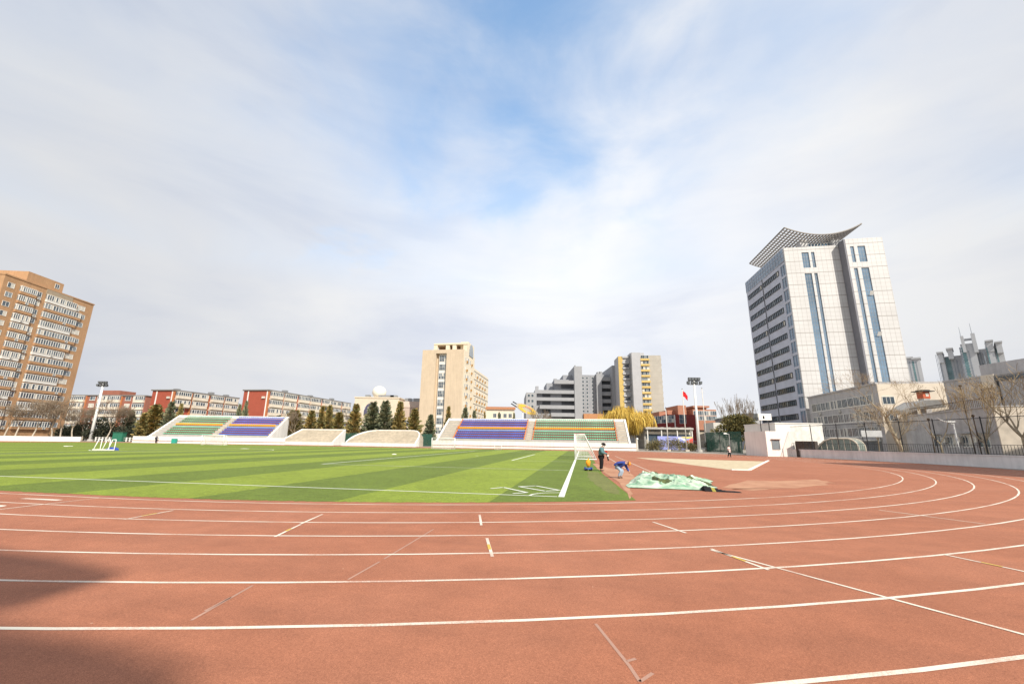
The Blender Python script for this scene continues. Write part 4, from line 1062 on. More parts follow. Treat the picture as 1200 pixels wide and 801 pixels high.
def red_complex():
    rb = mat('dark_red_cladding', (.22, .035, .03), .7, .12, .8); br = mat('red_brick', (.42, .20, .13), .9, .12, 1., .1, 8); gr = M['concrete']
    Y = 185.; p0 = atY(764, 492, Y); t = thing('red_building', 'stepped red brick building with a dark red lower hall beyond the flagpoles', 'building', (p0.x, Y, 0))
    X = lambda px: atY(px, 490, Y).x - p0.x; Zt = lambda y: atY(800, y, Y).z
    mb = MB(); mb.extrude([(X(764), 0, 0), (X(782), 0, 0), (X(782), 0, Zt(485.5)), (X(764), 0, Zt(493))], (0, 14, 0)); mb.box(X(782.01), 0, 0, X(815), 14, Zt(485.5)); mb.build('lower_hall', rb, t)
    mb = MB(); mb.box(X(764), -.25, Zt(493.2) - .1, X(766), -.01, Zt(493)); mb.box(X(790), -.3, 0, X(791), -.01, Zt(486)); mb.build('white_post', M['frame'], t)
    for i, px in enumerate((768.5, 773, 777.5, 783.5, 787)): put(window_mesh(2.0, 3.2, 2, 2, seed=i % 3, mix=(.5, .8)), t, (X(px), 0, Zt(496.5 - i * .4)))
    put(window_mesh(3., 4., 2, 2, seed=2), t, (X(800), 0, Zt(496)))
    for x0, x1, yt, y in ((778.5, 787.5, 481.2, 6), (790.5, 817, 479, 8), (800.5, 810.5, 473.5, 5), (816, 844, 478.5, 3)):
        mb = MB(); mb.box(X(x0), y, Zt(487) - 6, X(x1), 20, Zt(yt)); mb.build('upper_block', br, t)
    mb = MB(); mb.box(X(819), 5, Zt(478.5) + .01, X(835), 16, Zt(476.2)); mb.box(X(817.5), 3.5, Zt(476.2), X(837), 17, Zt(474)); mb.build('roof_pavilion', br, t)
    mb = MB(); mb.box(X(816), 4, 0, X(844), 16, Zt(487) - 6.01); mb.build('ground_storey', gr, t)
    for k in range(2):
        for i in range(5): put(window_mesh(2.6, 2.0, 3, seed=(i + k) % 4, mix=(.6, .9)), t, (X(820 + i * 5.2), 3, Zt(485.5 + k * 6)))

def shed_and_mural():
    Y = 114.; a = atY(757, 500, Y); b = atY(813, 500, Y); zt = a.z; w = b.x - a.x
    t = thing('canteen_shed', 'flat-roofed grey shed with a wavy white roof edge behind the flagpoles', 'building', (a.x, Y, 0))
    mb = MB(); mb.box(0, 2, 0, w, 9, zt - .6); mb.build('wall', mat('shed_grey', (.30, .29, .27), .9, .15, .8), t)
    mb = MB(); n = 14
    for i in range(n): x0, x1 = w * i / n, w * (i + 1) / n; mb.extrude([(x0 - .1, 0, zt - .55), (x1 - .1, 0, zt - .55), (x1 - .1, 0, zt - .12 + .16 * ((i + 1) % 2)), (x0 - .1, 0, zt - .12 + .16 * (i % 2))], (0, 10, 0))
    mb.build('roof', M['concrete_grey'], t)
    mb = MB(); mb.box(.6, 1.85, 1.6, w - .5, 1.997, zt - 1.9); mb.build('dark_opening', M['glass'], t)
    mb = MB(); mb.box(.3, 1.7, zt - 1.85, w - .4, 1.995, zt - 1.2); mb.build('cream_band', M['cream_render'], t)
    for x in (.5, w * .33, w * .66, w - .4): MB().box(x - .12, .4, 0, x + .12, .64, zt - .56).build('post', M['frame'], t)
    Y = 104.; a = atY(770.5, 512, Y); b = atY(812, 512, Y); w = b.x - a.x; zt = atY(790, 511, Y).z
    t = thing('painted_hoarding', 'hoarding painted lilac-blue with a yellow and red corner behind the shrubs', 'hoarding', (a.x, Y, 0))
    X = lambda px: (px - 770.5) / 41.5 * w; Z = lambda py: atY(790, py, Y).z
    mb = MB(); mb.box(0, 0, .1, w, .15, zt); mb.build('board', mat('lilac_paint', (.30, .33, .66), .7, .15, .7), t)
    def patch(nm, pts, c):
        mb = MB(); mb.extrude([(X(x), -.003, Z(y)) for x, y in pts], (0, -.02, 0)); mb.build(nm, mat(nm + '_colour', c, .7, .1, 2), t)
    patch('white_swoosh', [(793, 511.4), (802, 513.5), (806, 520), (803, 517), (797, 513.2)], (.75, .74, .72)); patch('yellow_panel', [(797, 511.3), (811.8, 511.3), (811.8, 512.5), (805, 513.5), (801, 512.6)], (.75, .60, .12))
    patch('red_panel', [(804, 516), (811.8, 512.7), (811.8, 519), (805, 519.2)], (.68, .09, .06))
    patch('pale_panel', [(812 - .2, 519.4), (805, 519.4), (807, 527), (811.8, 527)], (.50, .46, .42))

def white_block():
    wt = mat('white_render', (.80, .77, .72), .9, .04, .5, .1, 8, var2=.07, scale2=.3, streak=.09)
    t = thing('service_block', 'small white two-step service block beside the end of the curved wall', 'building', (37.75, 61.6, 0))
    H1 = 3.65; mb = MB(); mb.box(0, 0, 0, 4.6, 5.6, H1); mb.build('lower_wall', wt, t)
    H2 = atY(908, 496, 67.2).z; x0 = atY(908, 496, 67.2).x - 37.75; x1 = atY(963, 496, 67.2).x - 37.75
    mb = MB(); mb.box(x0, 5.605, 0, x1, 14.5, H2); mb.box(x0 - .08, 5.5, H2, x1 + .08, 14.6, H2 + .14); mb.build('upper_wall', wt, t)
    mb = MB(); mb.box(.6, -.05, 1.0, .65, -.002, 2.3); me = window_mesh(1.15, 1.4, 1, g='glass_mid', fr='greymetal'); put(me, t, (1.35, 0, 1.0))
    mb = MB(); mb.box(.65, -.22, 2.42, 2.05, -.003, 2.5); mb.build('window_hood', mat('rusty_hood', (.22, .09, .06), .8, .2, 4), t)
    b = thing('backboard', 'white backboard on two dark posts on the roof of the white block', 'backboard', (39.6, 64.2, H1))
    mb = MB(); mb.box(-1.0, 0, 1.75, 1.0, .1, 2.75); mb.build('board', M['white'], b)
    mb = MB(); mb.box(-.35, -.03, 1.95, -.12, -.002, 2.4); mb.build('dark_patch', M['black'], b)
    for x in (-.75, .55): MB().tube((x, .15, 0), (x, .15, 2.0), .07, None, 6).build('post', M['darkmetal'], b)

def big_tower():
    wp = bpy.data.materials.new('pale_panel_cladding'); wp.use_nodes = True
    nt = wp.node_tree; N = nt.nodes; L = nt.links; bs = N['Principled BSDF']; bs.inputs['Roughness'].default_value = .55
    tc = N.new('ShaderNodeTexCoord'); sep = N.new('ShaderNodeSeparateXYZ'); L.new(tc.outputs['Object'], sep.inputs[0])
    def joint(out, pitch, w):
        a = N.new('ShaderNodeMath'); a.operation = 'DIVIDE'; a.inputs[1].default_value = pitch; L.new(out, a.inputs[0])
        f = N.new('ShaderNodeMath'); f.operation = 'FRACT'; L.new(a.outputs[0], f.inputs[0])
        l = N.new('ShaderNodeMath'); l.operation = 'LESS_THAN'; l.inputs[1].default_value = w / pitch; L.new(f.outputs[0], l.inputs[0]); return l.outputs[0]
    ad = N.new('ShaderNodeMath'); ad.operation = 'ADD'; L.new(sep.outputs[0], ad.inputs[0]); L.new(sep.outputs[1], ad.inputs[1])
    j1 = joint(sep.outputs[2], 3.72, .20); j2 = joint(sep.outputs[2], 1.24, .09); j3 = joint(ad.outputs[0], 1.25, .09)
    nz = N.new('ShaderNodeTexNoise'); nz.inputs['Scale'].default_value = .12; nz.inputs['Detail'].default_value = 5; L.new(tc.outputs['Object'], nz.inputs['Vector'])
    rp = N.new('ShaderNodeValToRGB'); rp.color_ramp.elements[0].color = (.52, .51, .50, 1); rp.color_ramp.elements[1].color = (.60, .59, .58, 1); rp.color_ramp.elements[0].position = .35; rp.color_ramp.elements[1].position = .65; L.new(nz.outputs['Fac'], rp.inputs['Fac'])
    cur = rp.outputs['Color']
    for j, k in ((j3, .50), (j2, .36), (j1, .70)):
        m = N.new('ShaderNodeMath'); m.operation = 'MULTIPLY'; m.inputs[1].default_value = k; L.new(j, m.inputs[0])
        x = N.new('ShaderNodeMix'); x.data_type = 'RGBA'; L.new(m.outputs[0], x.inputs[0]); L.new(cur, x.inputs[6]); x.inputs[7].default_value = (.22, .19, .17, 1); cur = x.outputs[2]
    L.new(cur, bs.inputs['Base Color'])
    gy = mat('shaded_side_panels', (.50, .52, .60), .6, .05, .3, var2=.04)  # bluish cast of the shaded side is painted into these panels
    Y = 115.; c = atY(918, 290.5, Y); H = c.z
    r = atz(1030, 286, H); l = atz(878, 331.7, H)
    d = r - c; d.z = 0; W = d.length * .95; e = l - c; e.z = 0; Dp = e.length; rz = .6 * math.atan2(d.y, d.x) + .4 * (math.atan2(e.y, e.x) - PI / 2)
    t = thing('office_tower', 'tall pale panelled office tower with a curved lattice canopy on its roof', 'building', (c.x, c.y, 0), rz)
    # local x along the sunlit front, y into the building, front faces -y
    th = .55
    def clad(x0, x1, y, openings, mats, name, zt=H):
        """front skin with real openings (xa, xb, za, zb)"""
        mb = MB(); xs = sorted({x0, x1, *[o[0] for o in openings], *[o[1] for o in openings]})
        for a, b in zip(xs, xs[1:]):
            ops = sorted([(o[2], o[3]) for o in openings if o[0] <= a + 1e-6 and o[1] >= b - 1e-6]); z = 0
            for za, zb in ops:
                if za > z: mb.box(a, y, z, b, y + th, za)
                z = zb
            if z < zt: mb.box(a, y, z, b, y + th, zt)
        return mb.build(name, mats, t)
    fx = lambda f: f * W
    op1 = [(fx(.19), fx(.268), 0, H - 8.6), (fx(.294), fx(.33), 0, H - 8.6), (fx(.19), fx(.268), H - 6.8, H - 1.8), (fx(.294), fx(.33), H - 6.8, H - 1.8)]
    P = 2.6; xr = fx(.615); k1 = fx(.655), fx(.693), fx(.73), fx(.81)
    op2 = [(k1[0], k1[1], 0, H - 8.6), (k1[2], k1[3], 0, H - 8.6), (k1[0], k1[1], H - 6.8, H - 1.8), (k1[2], k1[3], H - 6.8, H - 1.8)]
    clad(0, xr, 0, op1, wp, 'front_cladding')
    clad(xr, W, -P, op2, wp, 'bay_cladding', H + .6)
    mb = MB(); mb.box(xr - .02, -P + .004, 0, xr - .45, -.004, H + .6); mb.box(W - .45, -P + th + .004, 0, W, 4, H + .59); mb.build('bay_flank', mat('shaded_flank', (.20, .20, .225), .6, .1, .2), t)  # flank colour darkened to stand in for shade on the bay's side
    gl = M['glass_blue']
    for (x0, x1, z0, z1), y in [(o, 0) for o in op1] + [(o, -P) for o in op2]:
        g = thing_part = None
        mb = MB(); mb.face(((x0, y + .24, z0), (x1, y + .24, z0), (x1, y + .24, z1), (x0, y + .24, z1)), 0)
        n = 3 if x1 - x0 > 1.5 else 2
        for i in range(1, n): x = x0 + (x1 - x0) * i / n; mb.box(x - .025, y + .21, z0, x + .025, y + .235, z1, 1)
        z = z0 + 1.2
        while z < z1 - .3: mb.box(x0, y + .20, z - .025, x1, y + .236, z + .025, 1); z += 1.24
        mb.build('window_strip', [gl, M['greymetal']], t)
    for z in (H - 17, H - 29): mb = MB(); mb.extrude([(k1[3] - 1.2, -P - .02, z), (k1[3] - .2, -P - .02, z), (k1[3] - .2, -P - .7, z - .15 + 1.2), (k1[3] - 1.2, -P - .7, z - .15 + 1.2)], (0, .05, 0)); mb.build('open_casement', M['white'], t)
    # body
    mb = MB(); mb.box(.6, th + .05, 0, W - .01, Dp, H - 1.2); mb.build('core', gy, t)
    # shaded side wall facing the field
    mb = MB(); mb.box(0, 3.4, 0, .59, Dp + .01, H - 4.0); mb.build('side_wall', gy, t)
    mb = MB(); mb.face(((.20, th + .01, 0), (.20, 3.4, 0), (.20, 3.4, H - 4), (.20, th + .01, H - 4)), 0)
    nf = 14; fh = (H - 4) / nf
    for f in range(nf): mb.box(.04, th + .02, f * fh + 3.1, .19, 3.38, f * fh + 3.9, 1); mb.box(.05, 1.9, f * fh, .19, 2.0, f * fh + 3.1, 1)
    mb.build('corner_glazing', [gl, gy], t)
    mb = MB(); mb.face(((-.05, th + .01, H - 3.95), (-.05, Dp, H - 3.95), (-.05, Dp, H), (-.05, th + .01, H)), 0); mb.box(-.06, th + .01, H, .58, Dp, H + .25, 1)
    k = 0
    for i in range(17): y = th + .1 + (Dp - th - .2) * i / 16; mb.box(-.14, y - .06, H - 3.95, -.051, y + .06, H, 1)
    for z in (H - 3.95, H - 2.6, H - 1.3): mb.box(-.13, th + .02, z - .06, -.052, Dp, z + .06, 1)
    mb.build('top_glazing', [gl, gy], t)
    for f in range(1, nf):
        z = f * fh + .9
        for y0, y1 in ((4.6, 15.2), (16.6, Dp - 1.2)):
            put(window_mesh(y1 - y0, 1.65, 9, 1, fr='darkmetal', seed=f % 4 + 3, mix=(.84, .95), ft=.14, deep=.16), t, (-.003, (y0 + y1) / 2, z), LF)
    mb = MB(); mb.tube((-.12, 15.9, 0), (-.12, 15.9, H - 4), .09, None, 6); mb.build('downpipe', M['darkmetal'], t)
    mb = MB(); mb.box(-.4, 3.4, fh * .95, -.004, Dp, fh * 1.15); mb.build('plinth_band', gy, t)
    mb = MB(); mb.box(.15, 9, H - 1.19, W - .3, Dp - 1, H - .7); mb.build('roof_deck', M['concrete_grey'], t)
    # roof house
    mb = MB(); mb.box(fx(.30), 3, H - .69, fx(.63), 20, H + 2.2); mb.build('roof_house', gl, t)
    mb = MB()
    for i in range(10): x = fx(.30) + (fx(.33)) * i / 9; mb.box(x - .07, 2.9, H - .69, x + .07, 2.998, H + 2.2)
    for z in (H + .4, H + 1.3, H + 2.2): mb.box(fx(.30), 2.88, z - .06, fx(.63), 2.999, z + .06)
    mb.build('roof_house_bars', M['frame'], t)
    for f in (.275, .625): MB().box(fx(f) - 1.1, 1.8, H - .69, fx(f) + 1.1, 4.0, H + 3.0).build('canopy_pillar', wp, t)
    # curved lattice canopy
    x0, x1 = .3, W * .845; y0, y1 = -1.6, Dp * .84
    def zc(u): 
        return H + 2.9 + 3.0 * (abs(u - .52) / .52) ** 2.0 * (1.0 if u < .52 else 1.12)
    nu, nv = 24, 20; mb = MB()
    def P3(u, v, dz=0): return (x0 + (x1 - x0) * u, y0 + (y1 - y0) * v, zc(u) + dz)
    for i in range(nu + 1):
        u = i / nu; b = .16 if i in (0, nu) else .11
        p, q = Vector(P3(u, 0)), Vector(P3(u, 1)); mb.extrude([p + Vector((-b, 0, -.18)), p + Vector((b, 0, -.18)), p + Vector((b, 0, .18)), p + Vector((-b, 0, .18))], q - p)
    for j in range(nv + 1):
        v = j / nv; b = .16 if j in (0, nv) else .11
        for i in range(nu):
            p, q = Vector(P3(i / nu, v)), Vector(P3((i + 1) / nu, v)); mb.extrude([p + Vector((0, -b, -.14)), p + Vector((0, b, -.14)), p + Vector((0, b, .14)), p + Vector((0, -b, .14))], q - p)
    mb.build('lattice_canopy', mat('canopy_steel', (.27, .245, .22), .5, .1, 1), t)

def campus_block():
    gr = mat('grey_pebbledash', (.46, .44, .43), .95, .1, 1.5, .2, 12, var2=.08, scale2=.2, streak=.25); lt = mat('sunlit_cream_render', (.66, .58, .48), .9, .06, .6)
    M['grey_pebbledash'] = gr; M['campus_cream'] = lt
    Y = 84.; c = atY(1026.5, 449.7, Y); H = c.z; f = atz(946.7, 466.5, H); d = c - f; d.z = 0; ln = d.length; rz = math.atan2(d.y, d.x)
    t = thing('campus_block', 'grey four-storey teaching block with rows of windows in front of the office tower', 'building', (f.x, f.y, 0), rz)
    # local x from the far end towards us, facade faces -y
    mb = MB(); mb.box(0, 0, 0, ln, 13, H); mb.build('wall', gr, t)
    mb = MB(); mb.box(-.1, -.2, H, ln + .1, 13.1, H + .35); mb.build('parapet', gr, t)
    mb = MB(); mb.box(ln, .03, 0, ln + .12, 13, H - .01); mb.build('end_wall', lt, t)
    zs = [H - 3.9, H - 7.3, H - 10.6]
    for k, z in enumerate(zs):
        mb = MB(); mb.box(.6, -.06, z - .12, ln - .7, -.002, z); mb.build('sill_band', M['frame'], t)
        for i in range(11): 
            x = 1.5 + (ln - 3.) * (i + .5) / 11; put(window_mesh((ln - 3.) / 11 * .95, 2.0, 4, seed=(i * 5 + k) % 7, mix=(.66, .86)), t, (x, 0, z))
        for x in (5.5, 6.6, 14.5, 21, 22.2, 27.5):
            if (k + int(x)) % 3 != 0: put(ac_mesh(), t, (x, 0, z - 1.05))
    mb = MB(); mb.box(2, -1.6, 2.75, ln - 2, -.01, 3.0); mb.build('awning', M['frame'], t)
    mb = MB(); mb.box(1.5, -.12, .3, ln - 1.5, -.005, 2.7); mb.build('dark_arcade', M['glass'], t)
    # little roofed stair head on the lit end
    put(window_mesh(2.2, 1.6, 3), t, (ln + .12, 1.6, H - 4.2), RT)
    put(window_mesh(2.2, 1.6, 3), t, (ln + .12, 1.6, H - 7.6), RT)
    # grey canopy of the outside stair
    Y = 72.; p = atY(1052, 482, Y); q = atY(1104, 468, Y - 6)
    t3 = thing('stair_canopy', 'sloping grey stair canopy leading up to the sunlit end of the teaching block', 'canopy')
    A, B, C = atY(1060, 480, 74), atY(1082, 468.5, 72), atY(1106, 468, 70); th = Vector((0, 0, -1.3)); dp = Vector((1.2, 5, 0))
    mb = MB(); mb.extrude([A, B, B + th, A + th * .6], dp); mb.extrude([B + Vector((.01, 0, 0)), C, C + th, B + th + Vector((.01, 0, 0))], dp); mb.build('roof_slab', M['concrete_grey'], t3)
    mb = MB(); mb.box(B.x + .5, 75, 0, C.x, 77, B.z - 1.31); mb.build('wall', gr, t3)
    # red pavilion
    Y = 75.; p = atY(1083, 467, Y); t4 = thing('roof_pavilion', 'tiny red pavilion with a dark flat hat roof above the stair canopy', 'pavilion', (p.x, Y, p.z)); t4.scale = (.8, .8, 1)
    pb = MB(); pb.box(-.8, -.7, 0, .8, .8, 1.25); pb.build('wall', mat('vermilion', (.50, .12, .06), .7, .1, 3), t4)
    put(window_mesh(.6, .6, 1, g='curtain'), t4, (.1, -.7, .4))
    pb = MB(); pb.extrude([(-1.5, -1.3, 1.25), (1.5, -1.3, 1.25), (1.5, 1.3, 1.25), (-1.5, 1.3, 1.25)], (0, 0, .14)); pb.extrude([(-.9, -.8, 1.39), (.9, -.8, 1.39), (.9, .8, 1.39), (-.9, .8, 1.39)], (0, 0, .2)); pb.build('roof', M['darkmetal'], t4)
    pb = MB(); pb.box(-.7, -.6, -p.z, .7, .7, -.002); pb.build('base', gr, t4)

def gymnasium():
    gr = M['grey_pebbledash']; lt = M['campus_cream']; g2 = mat('gym_grey', (.46, .44, .435), .95, .09, .7, .15, 8, var2=.09, scale2=.15, streak=.22)
    H = 13.6; far = atz(1105.5, 448, H); near = atz(1200, 435.5, H); d = near - far; d.z = 0; d2 = d.normalized(); near2 = far + d2 * (d.length + 22); ln = d.length + 22; rz = math.atan2(d.y, d.x)
    t = thing('gymnasium', 'large windowless grey gymnasium with a raised upper box above the curved wall', 'building', (far.x, far.y, 0), rz)
    mb = MB(); mb.box(0, 0, 0, ln, 30, H); mb.box(-.05, -.12, H, ln, 30, H + .3); mb.build('lower_box', g2, t)
    def s_at(px, py, z): p = atz(px, py, z) - Vector((far.x, far.y, z)); return p.x * d2.x + p.y * d2.y
    H2 = H + 4.6
    s0 = s_at(1158, 440, H); p = atz(1147, 428, H2) - Vector((far.x, far.y, H2)); nrm = Vector((-d2.y, d2.x, 0)); off = max(.5, p.dot(nrm)); s1 = p.dot(d2)
    mb = MB(); mb.box(s1, off, H + .301, ln, 29, H2); mb.build('upper_box', g2, t)
    mb = MB(); mb.box(s0, -.25, H - .9, s0 + 7, -.004, H - .25); mb.build('dark_slot', M['glass'], t)
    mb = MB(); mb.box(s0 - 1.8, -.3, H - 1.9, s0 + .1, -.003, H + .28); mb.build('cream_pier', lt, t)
    mb = MB(); mb.box(s0 + .2, -.1, 0, s0 + .4, -.003, H - 1); mb.build('panel_joint', M['darkmetal'], t)
    # annex in front, lit end towards us
    Ha = 5.75; c = atY(1162.5, 479.2, 41.5); c.z = 0; fa = atz(1064, 487.5, Ha); d = c - fa; d.z = 0; ln = d.length; rz = math.atan2(d.y, d.x); dn = d.normalized()
    t = thing('annex', 'low grey annex with a sunlit cream end wall behind the wire fence', 'building', (fa.x, fa.y, 0), rz)
    mb = MB(); mb.box(0, 0, 0, ln, 11, Ha); mb.build('wall', gr, t)
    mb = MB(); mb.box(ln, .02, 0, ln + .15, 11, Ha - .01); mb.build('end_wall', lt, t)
    mb = MB(); mb.box(-.1, -.12, Ha, ln + .2, 11, Ha + .12); mb.build('parapet', gr, t)
    mb = MB(); n = int(ln / .28)
    for i in range(n): x = ln * i / n; mb.tube((x, .3, Ha + .12), (x, .3, Ha + 1.0), .025, None, 4)
    mb.tube((0, .3, Ha + 1.0), (ln, .3, Ha + 1.0), .04, None, 5); tag(mb.build('railing', M['bark_dark'], t), 'brown picket railing')
    for i in range(4):
        x = ln * (.36 + .17 * i); put(window_mesh(1.7, 1.4, 3, seed=i, mix=(.5, .8)), t, (x, 0, 1.7)); mb = MB(); mb.box(x - 1., -.5, 3.15, x + 1., -.004, 3.25); mb.build('window_hood', M['concrete_grey'], t)
        if i < 3: put(ac_mesh(), t, (x + 1.7, 0, 2.2))

def tunnel_canopy():
    Y = 60.; a = atY(957, 528, Y); b = atY(1007, 528, Y - 4)
    t = thing('stairway_canopy', 'rounded glazed stairway canopy with a cream frame behind the wire fence', 'canopy', (a.x, Y, 0), math.atan2(-4, b.x - a.x))
    w = (b - a).to_2d().length; zt = atY(980, 513.5, Y - 2).z
    out = []
    for i in range(9): k = PI / 2 * i / 8; out.append((w - 1.2 + 1.2 * math.sin(k), zt - 1.2 + 1.2 * math.cos(k)))
    prof = [(0, zt - 1.4), (w * .22, zt - .35), (w * .4, zt)] + out + [(w, 0)]
    gm = mat('greenish_glass', (.24, .29, .26), .15, .2, 1., spec=.6)
    mb = MB(); mb.face([(x, 0, z) for x, z in prof] + [(0, 0, 0)]); mb.face([(x, 2.6, z) for x, z in prof] + [(0, 2.6, 0)])
    for p, q in zip(prof, prof[1:]): mb.face(((p[0], 0, p[1] - .02), (q[0], 0, q[1] - .02), (q[0], 2.6, q[1] - .02), (p[0], 2.6, p[1] - .02)))
    mb.build('glazing', gm, t)
    mb = MB()
    for y in (-.08, 2.68): mb.path([(x, y, z) for x, z in prof], .11, 6)
    for i in range(1, 7): x = w * i / 7.2; mb.tube((x, -.06, 0), (x, -.06, zt - (1.0 if i == 1 else .1)), .05, None, 5)
    mb.build('frame', M['campus_cream'], t)
    Y = 62; p0, p1 = atY(1009, 505, Y), atY(1033, 505, Y); z0, z1 = atY(1015, 511.5, Y).z, atY(1015, 504, Y).z
    s = thing('notice_board', 'blank pale grey board mounted behind the wire fence', 'board', (p0.x, Y, 0))
    mb = MB(); mb.box(0, 0, z0, p1.x - p0.x, .08, z1); mb.build('panel', M['concrete_grey'] if False else mat('pale_board', (.50, .50, .50), .8, .05, 2), s)
    for x in (.2, p1.x - p0.x - .2): MB().tube((x, .14, 0), (x, .14, z1), .05, None, 6).build('post', M['darkmetal'], s)
    Y = 57.5; a, b = atY(929, 529, Y + 3), atY(951, 529, Y + 1)
    s = thing('storage_box', 'long dark brown storage box behind the fence by the white block', 'box', (a.x + .6, a.y, 0), math.atan2(b.y - a.y, b.x - a.x))
    mb = MB(); w = (b - a).to_2d().length; mb.box(0, 0, 0, w, 1.0, 2.25); mb.build('body', mat('dark_brown_boards', (.09, .075, .065), .85, .2, 2), s)
    mb = MB()
    for i in range(6): mb.box(w * i / 5 - .05, -.05, 0, w * i / 5 + .05, -.003, 2.25)
    mb.build('batten', M['bark_dark'], s)

def far_towers():
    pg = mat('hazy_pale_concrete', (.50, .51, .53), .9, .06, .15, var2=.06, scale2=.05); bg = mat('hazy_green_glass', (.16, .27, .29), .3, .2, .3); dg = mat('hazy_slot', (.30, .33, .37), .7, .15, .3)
    def slot_windows(t, X0, X1, y, z0, z1, n, m, nm='glazed_column'):
        mb = MB(); k = 0; st = (z1 - z0) / n; mb.box(X0 + .1 * (X1 - X0), y - .06, z0, X1 - .1 * (X1 - X0), y - .003, z1)
        for i in range(n): mb.box(X0, y - .12, z0 + i * st + st * .25, X1, y - .004, z0 + i * st + st * .78)
        mb.build(nm, m, t)
    # wide cluster
    def facing(label, pc, D):
        r = ray(pc, 440); ac = math.atan2(r[0], r[1]); t = thing('residential_tower', label, 'building', (D * math.sin(ac), D * math.cos(ac), 0), -ac)
        def X(px, py=430): q = ray(px, py); return D * math.tan(math.atan2(q[0], q[1]) - ac)
        def Z(px, py): q = ray(px, py); dh = D / math.cos(math.atan2(q[0], q[1]) - ac); return CAMH + dh * q[2] / math.hypot(q[0], q[1])
        return t, X, Z
    t, X, Z = facing('pale high-rise cluster with twin rooftop masts and green glass columns', 1136, 440.)
    for x0, x1, yt, dy in ((1098.5, 1105, 414, -3), (1104, 1128, 417, 0), (1125, 1142, 404, -6), (1140, 1157, 409, 0), (1154, 1162.5, 403, -5), (1163, 1174, 405.5, -2)):
        zt = Z((x0 + x1) / 2, yt); mb = MB(); mb.box(X(x0, yt), dy, 0, X(x1, yt), 26, zt); mb.build('wall', pg, t)
    for x0, x1, yt in ((1097.5, 1105.5, 413.6), (1108.5, 1117, 409), (1153.5, 1163.5, 400), (1164.5, 1174, 401.5)):
        zt = Z((x0 + x1) / 2, yt); mb = MB(); mb.box(X(x0, yt), -7, zt - .9, X(x1, yt), 10, zt); mb.box(X(x0 + 1.2, yt), -5.5, zt - 8, X(x1 - 1.2, yt), 9, zt - .9); mb.build('roof_house', pg, t)
    for x0, x1, yt in ((1125.2, 1129.2, 396), (1137.3, 1142.2, 392.8)):
        mb = MB(); mb.box(X(x0, yt), -8, Z(x0, 415), X(x1, yt), 2, Z(x0, yt)); mb.build('roof_pylon', pg, t)
    mb = MB(); mb.box(X(1128, 397), -5, Z(1133, 400), X(1139, 397), -3, Z(1133, 397.8)); mb.build('roof_beam', pg, t)
    for px, y0, y1 in ((1126.3, 396, 384), (1139, 392.5, 379.5)): MB().tube((X(px, y0), -4, Z(px, y0)), (X(px, y0), -4, Z(px, y1)), .2, .1, 5).build('mast', dg, t)
    for x0, x1, dy, m in ((1109, 1116, 0, bg), (1131.5, 1136.5, -6, bg), (1160.5, 1162.3, -5, bg), (1171, 1173, -2, bg), (1129, 1131, -6, dg)):
        slot_windows(t, X(x0), X(x1), dy, Z(x0, 452), Z(x0, 419 if x0 < 1120 else 408), 13, m)
    for x0, x1, dy in ((1102.2, 1104, -3), (1106, 1107.6, 0), (1118.4, 1119.8, 0), (1121.5, 1123.5, 0), (1138.4, 1140, -6), (1149, 1150.6, 0), (1151.6, 1153.8, 0), (1143.5, 1144.8, 0), (1156, 1157.4, -5), (1165, 1167, -2), (1168.4, 1169.8, -2)):
        slot_windows(t, X(x0), X(x1), dy, Z(x0, 452), Z(x0, 421 if x0 < 1124 else 412), 13, dg)
    for x0, x1, dy, yt in ((1098.9, 1104.6, -3, 416), (1104.6, 1127.6, 0, 420), (1140.6, 1156, 0, 412), (1163.4, 1173.6, -2, 408)):
        k = x0
        while k < x1 - 1.2:
            slot_windows(t, X(k + .25), X(k + .8), dy, Z(k, 452), Z(k, yt), 15, dg); k += 1.55
    t, X, Z = facing('slim pale high-rise pair just beside the panelled office tower', 1069, 420.)
    for x0, x1, yt in ((1061, 1069, 420.3), (1069.5, 1078, 421)):
        mb = MB(); mb.box(X(x0, yt), 0, 0, X(x1, yt), 22, Z(x0, yt)); mb.box(X(x0, yt) - .6, -1, Z(x0, yt), X(x1, yt) + .6, 10, Z(x0, yt) + 1.2); mb.build('wall', pg, t)
    for x0, x1 in ((1062, 1065), (1067, 1068.3), (1070.5, 1073), (1075, 1076.2)): slot_windows(t, X(x0, 434), X(x1, 434), 0, Z(x0, 455), Z(x0, 423), 11, bg if (x1 - x0) > 2 else dg)
    # unseen block added out of view to shade the end of the bend
    t = thing('shade_block', 'unseen plain grey block added outside the wall to shade the end of the bend', 'building', (44.5, -2.7, 0))
    mb = MB(); mb.box(0, 0, 0, 26, 22, 22); mb.box(-.2, -.2, 22, 26.2, 22.2, 22.5); mb.build('wall', pg, t)
    for f in range(6):
        for i in range(5): put(window_mesh(2.6, 1.8, 3, seed=(f + i) % 4, mix=(.6, .85)), t, (0, 2.5 + i * 4.2, 1.2 + f * 3.4), LF)
    # low roofs beyond the pine
    Y = 165.; a, b = atY(861, 490, Y), atY(896, 490, Y)
    t = thing('low_hall', 'low grey hall with a shallow green-edged roof beyond the broad pine', 'building', (a.x, Y, 0)); w = b.x - a.x; H = atY(875, 489, Y).z
    mb = MB(); mb.box(0, 0, 0, w + 6, 16, H); mb.build('wall', mat('low_hall_grey', (.42, .42, .43), .9, .1, .8), t)
    mb = MB(); mb.extrude([(-1, -1, H), (w * .35, -1, H + 1.6), (w + 6, -1, H + 1.4), (w + 6, -1, H)], (0, 18, 0)); mb.build('roof', mat('low_hall_roof', (.40, .42, .38), .8, .1, .8), t)
    Y = 118.; a, b = atY(836, 497, Y), atY(866, 497, Y)
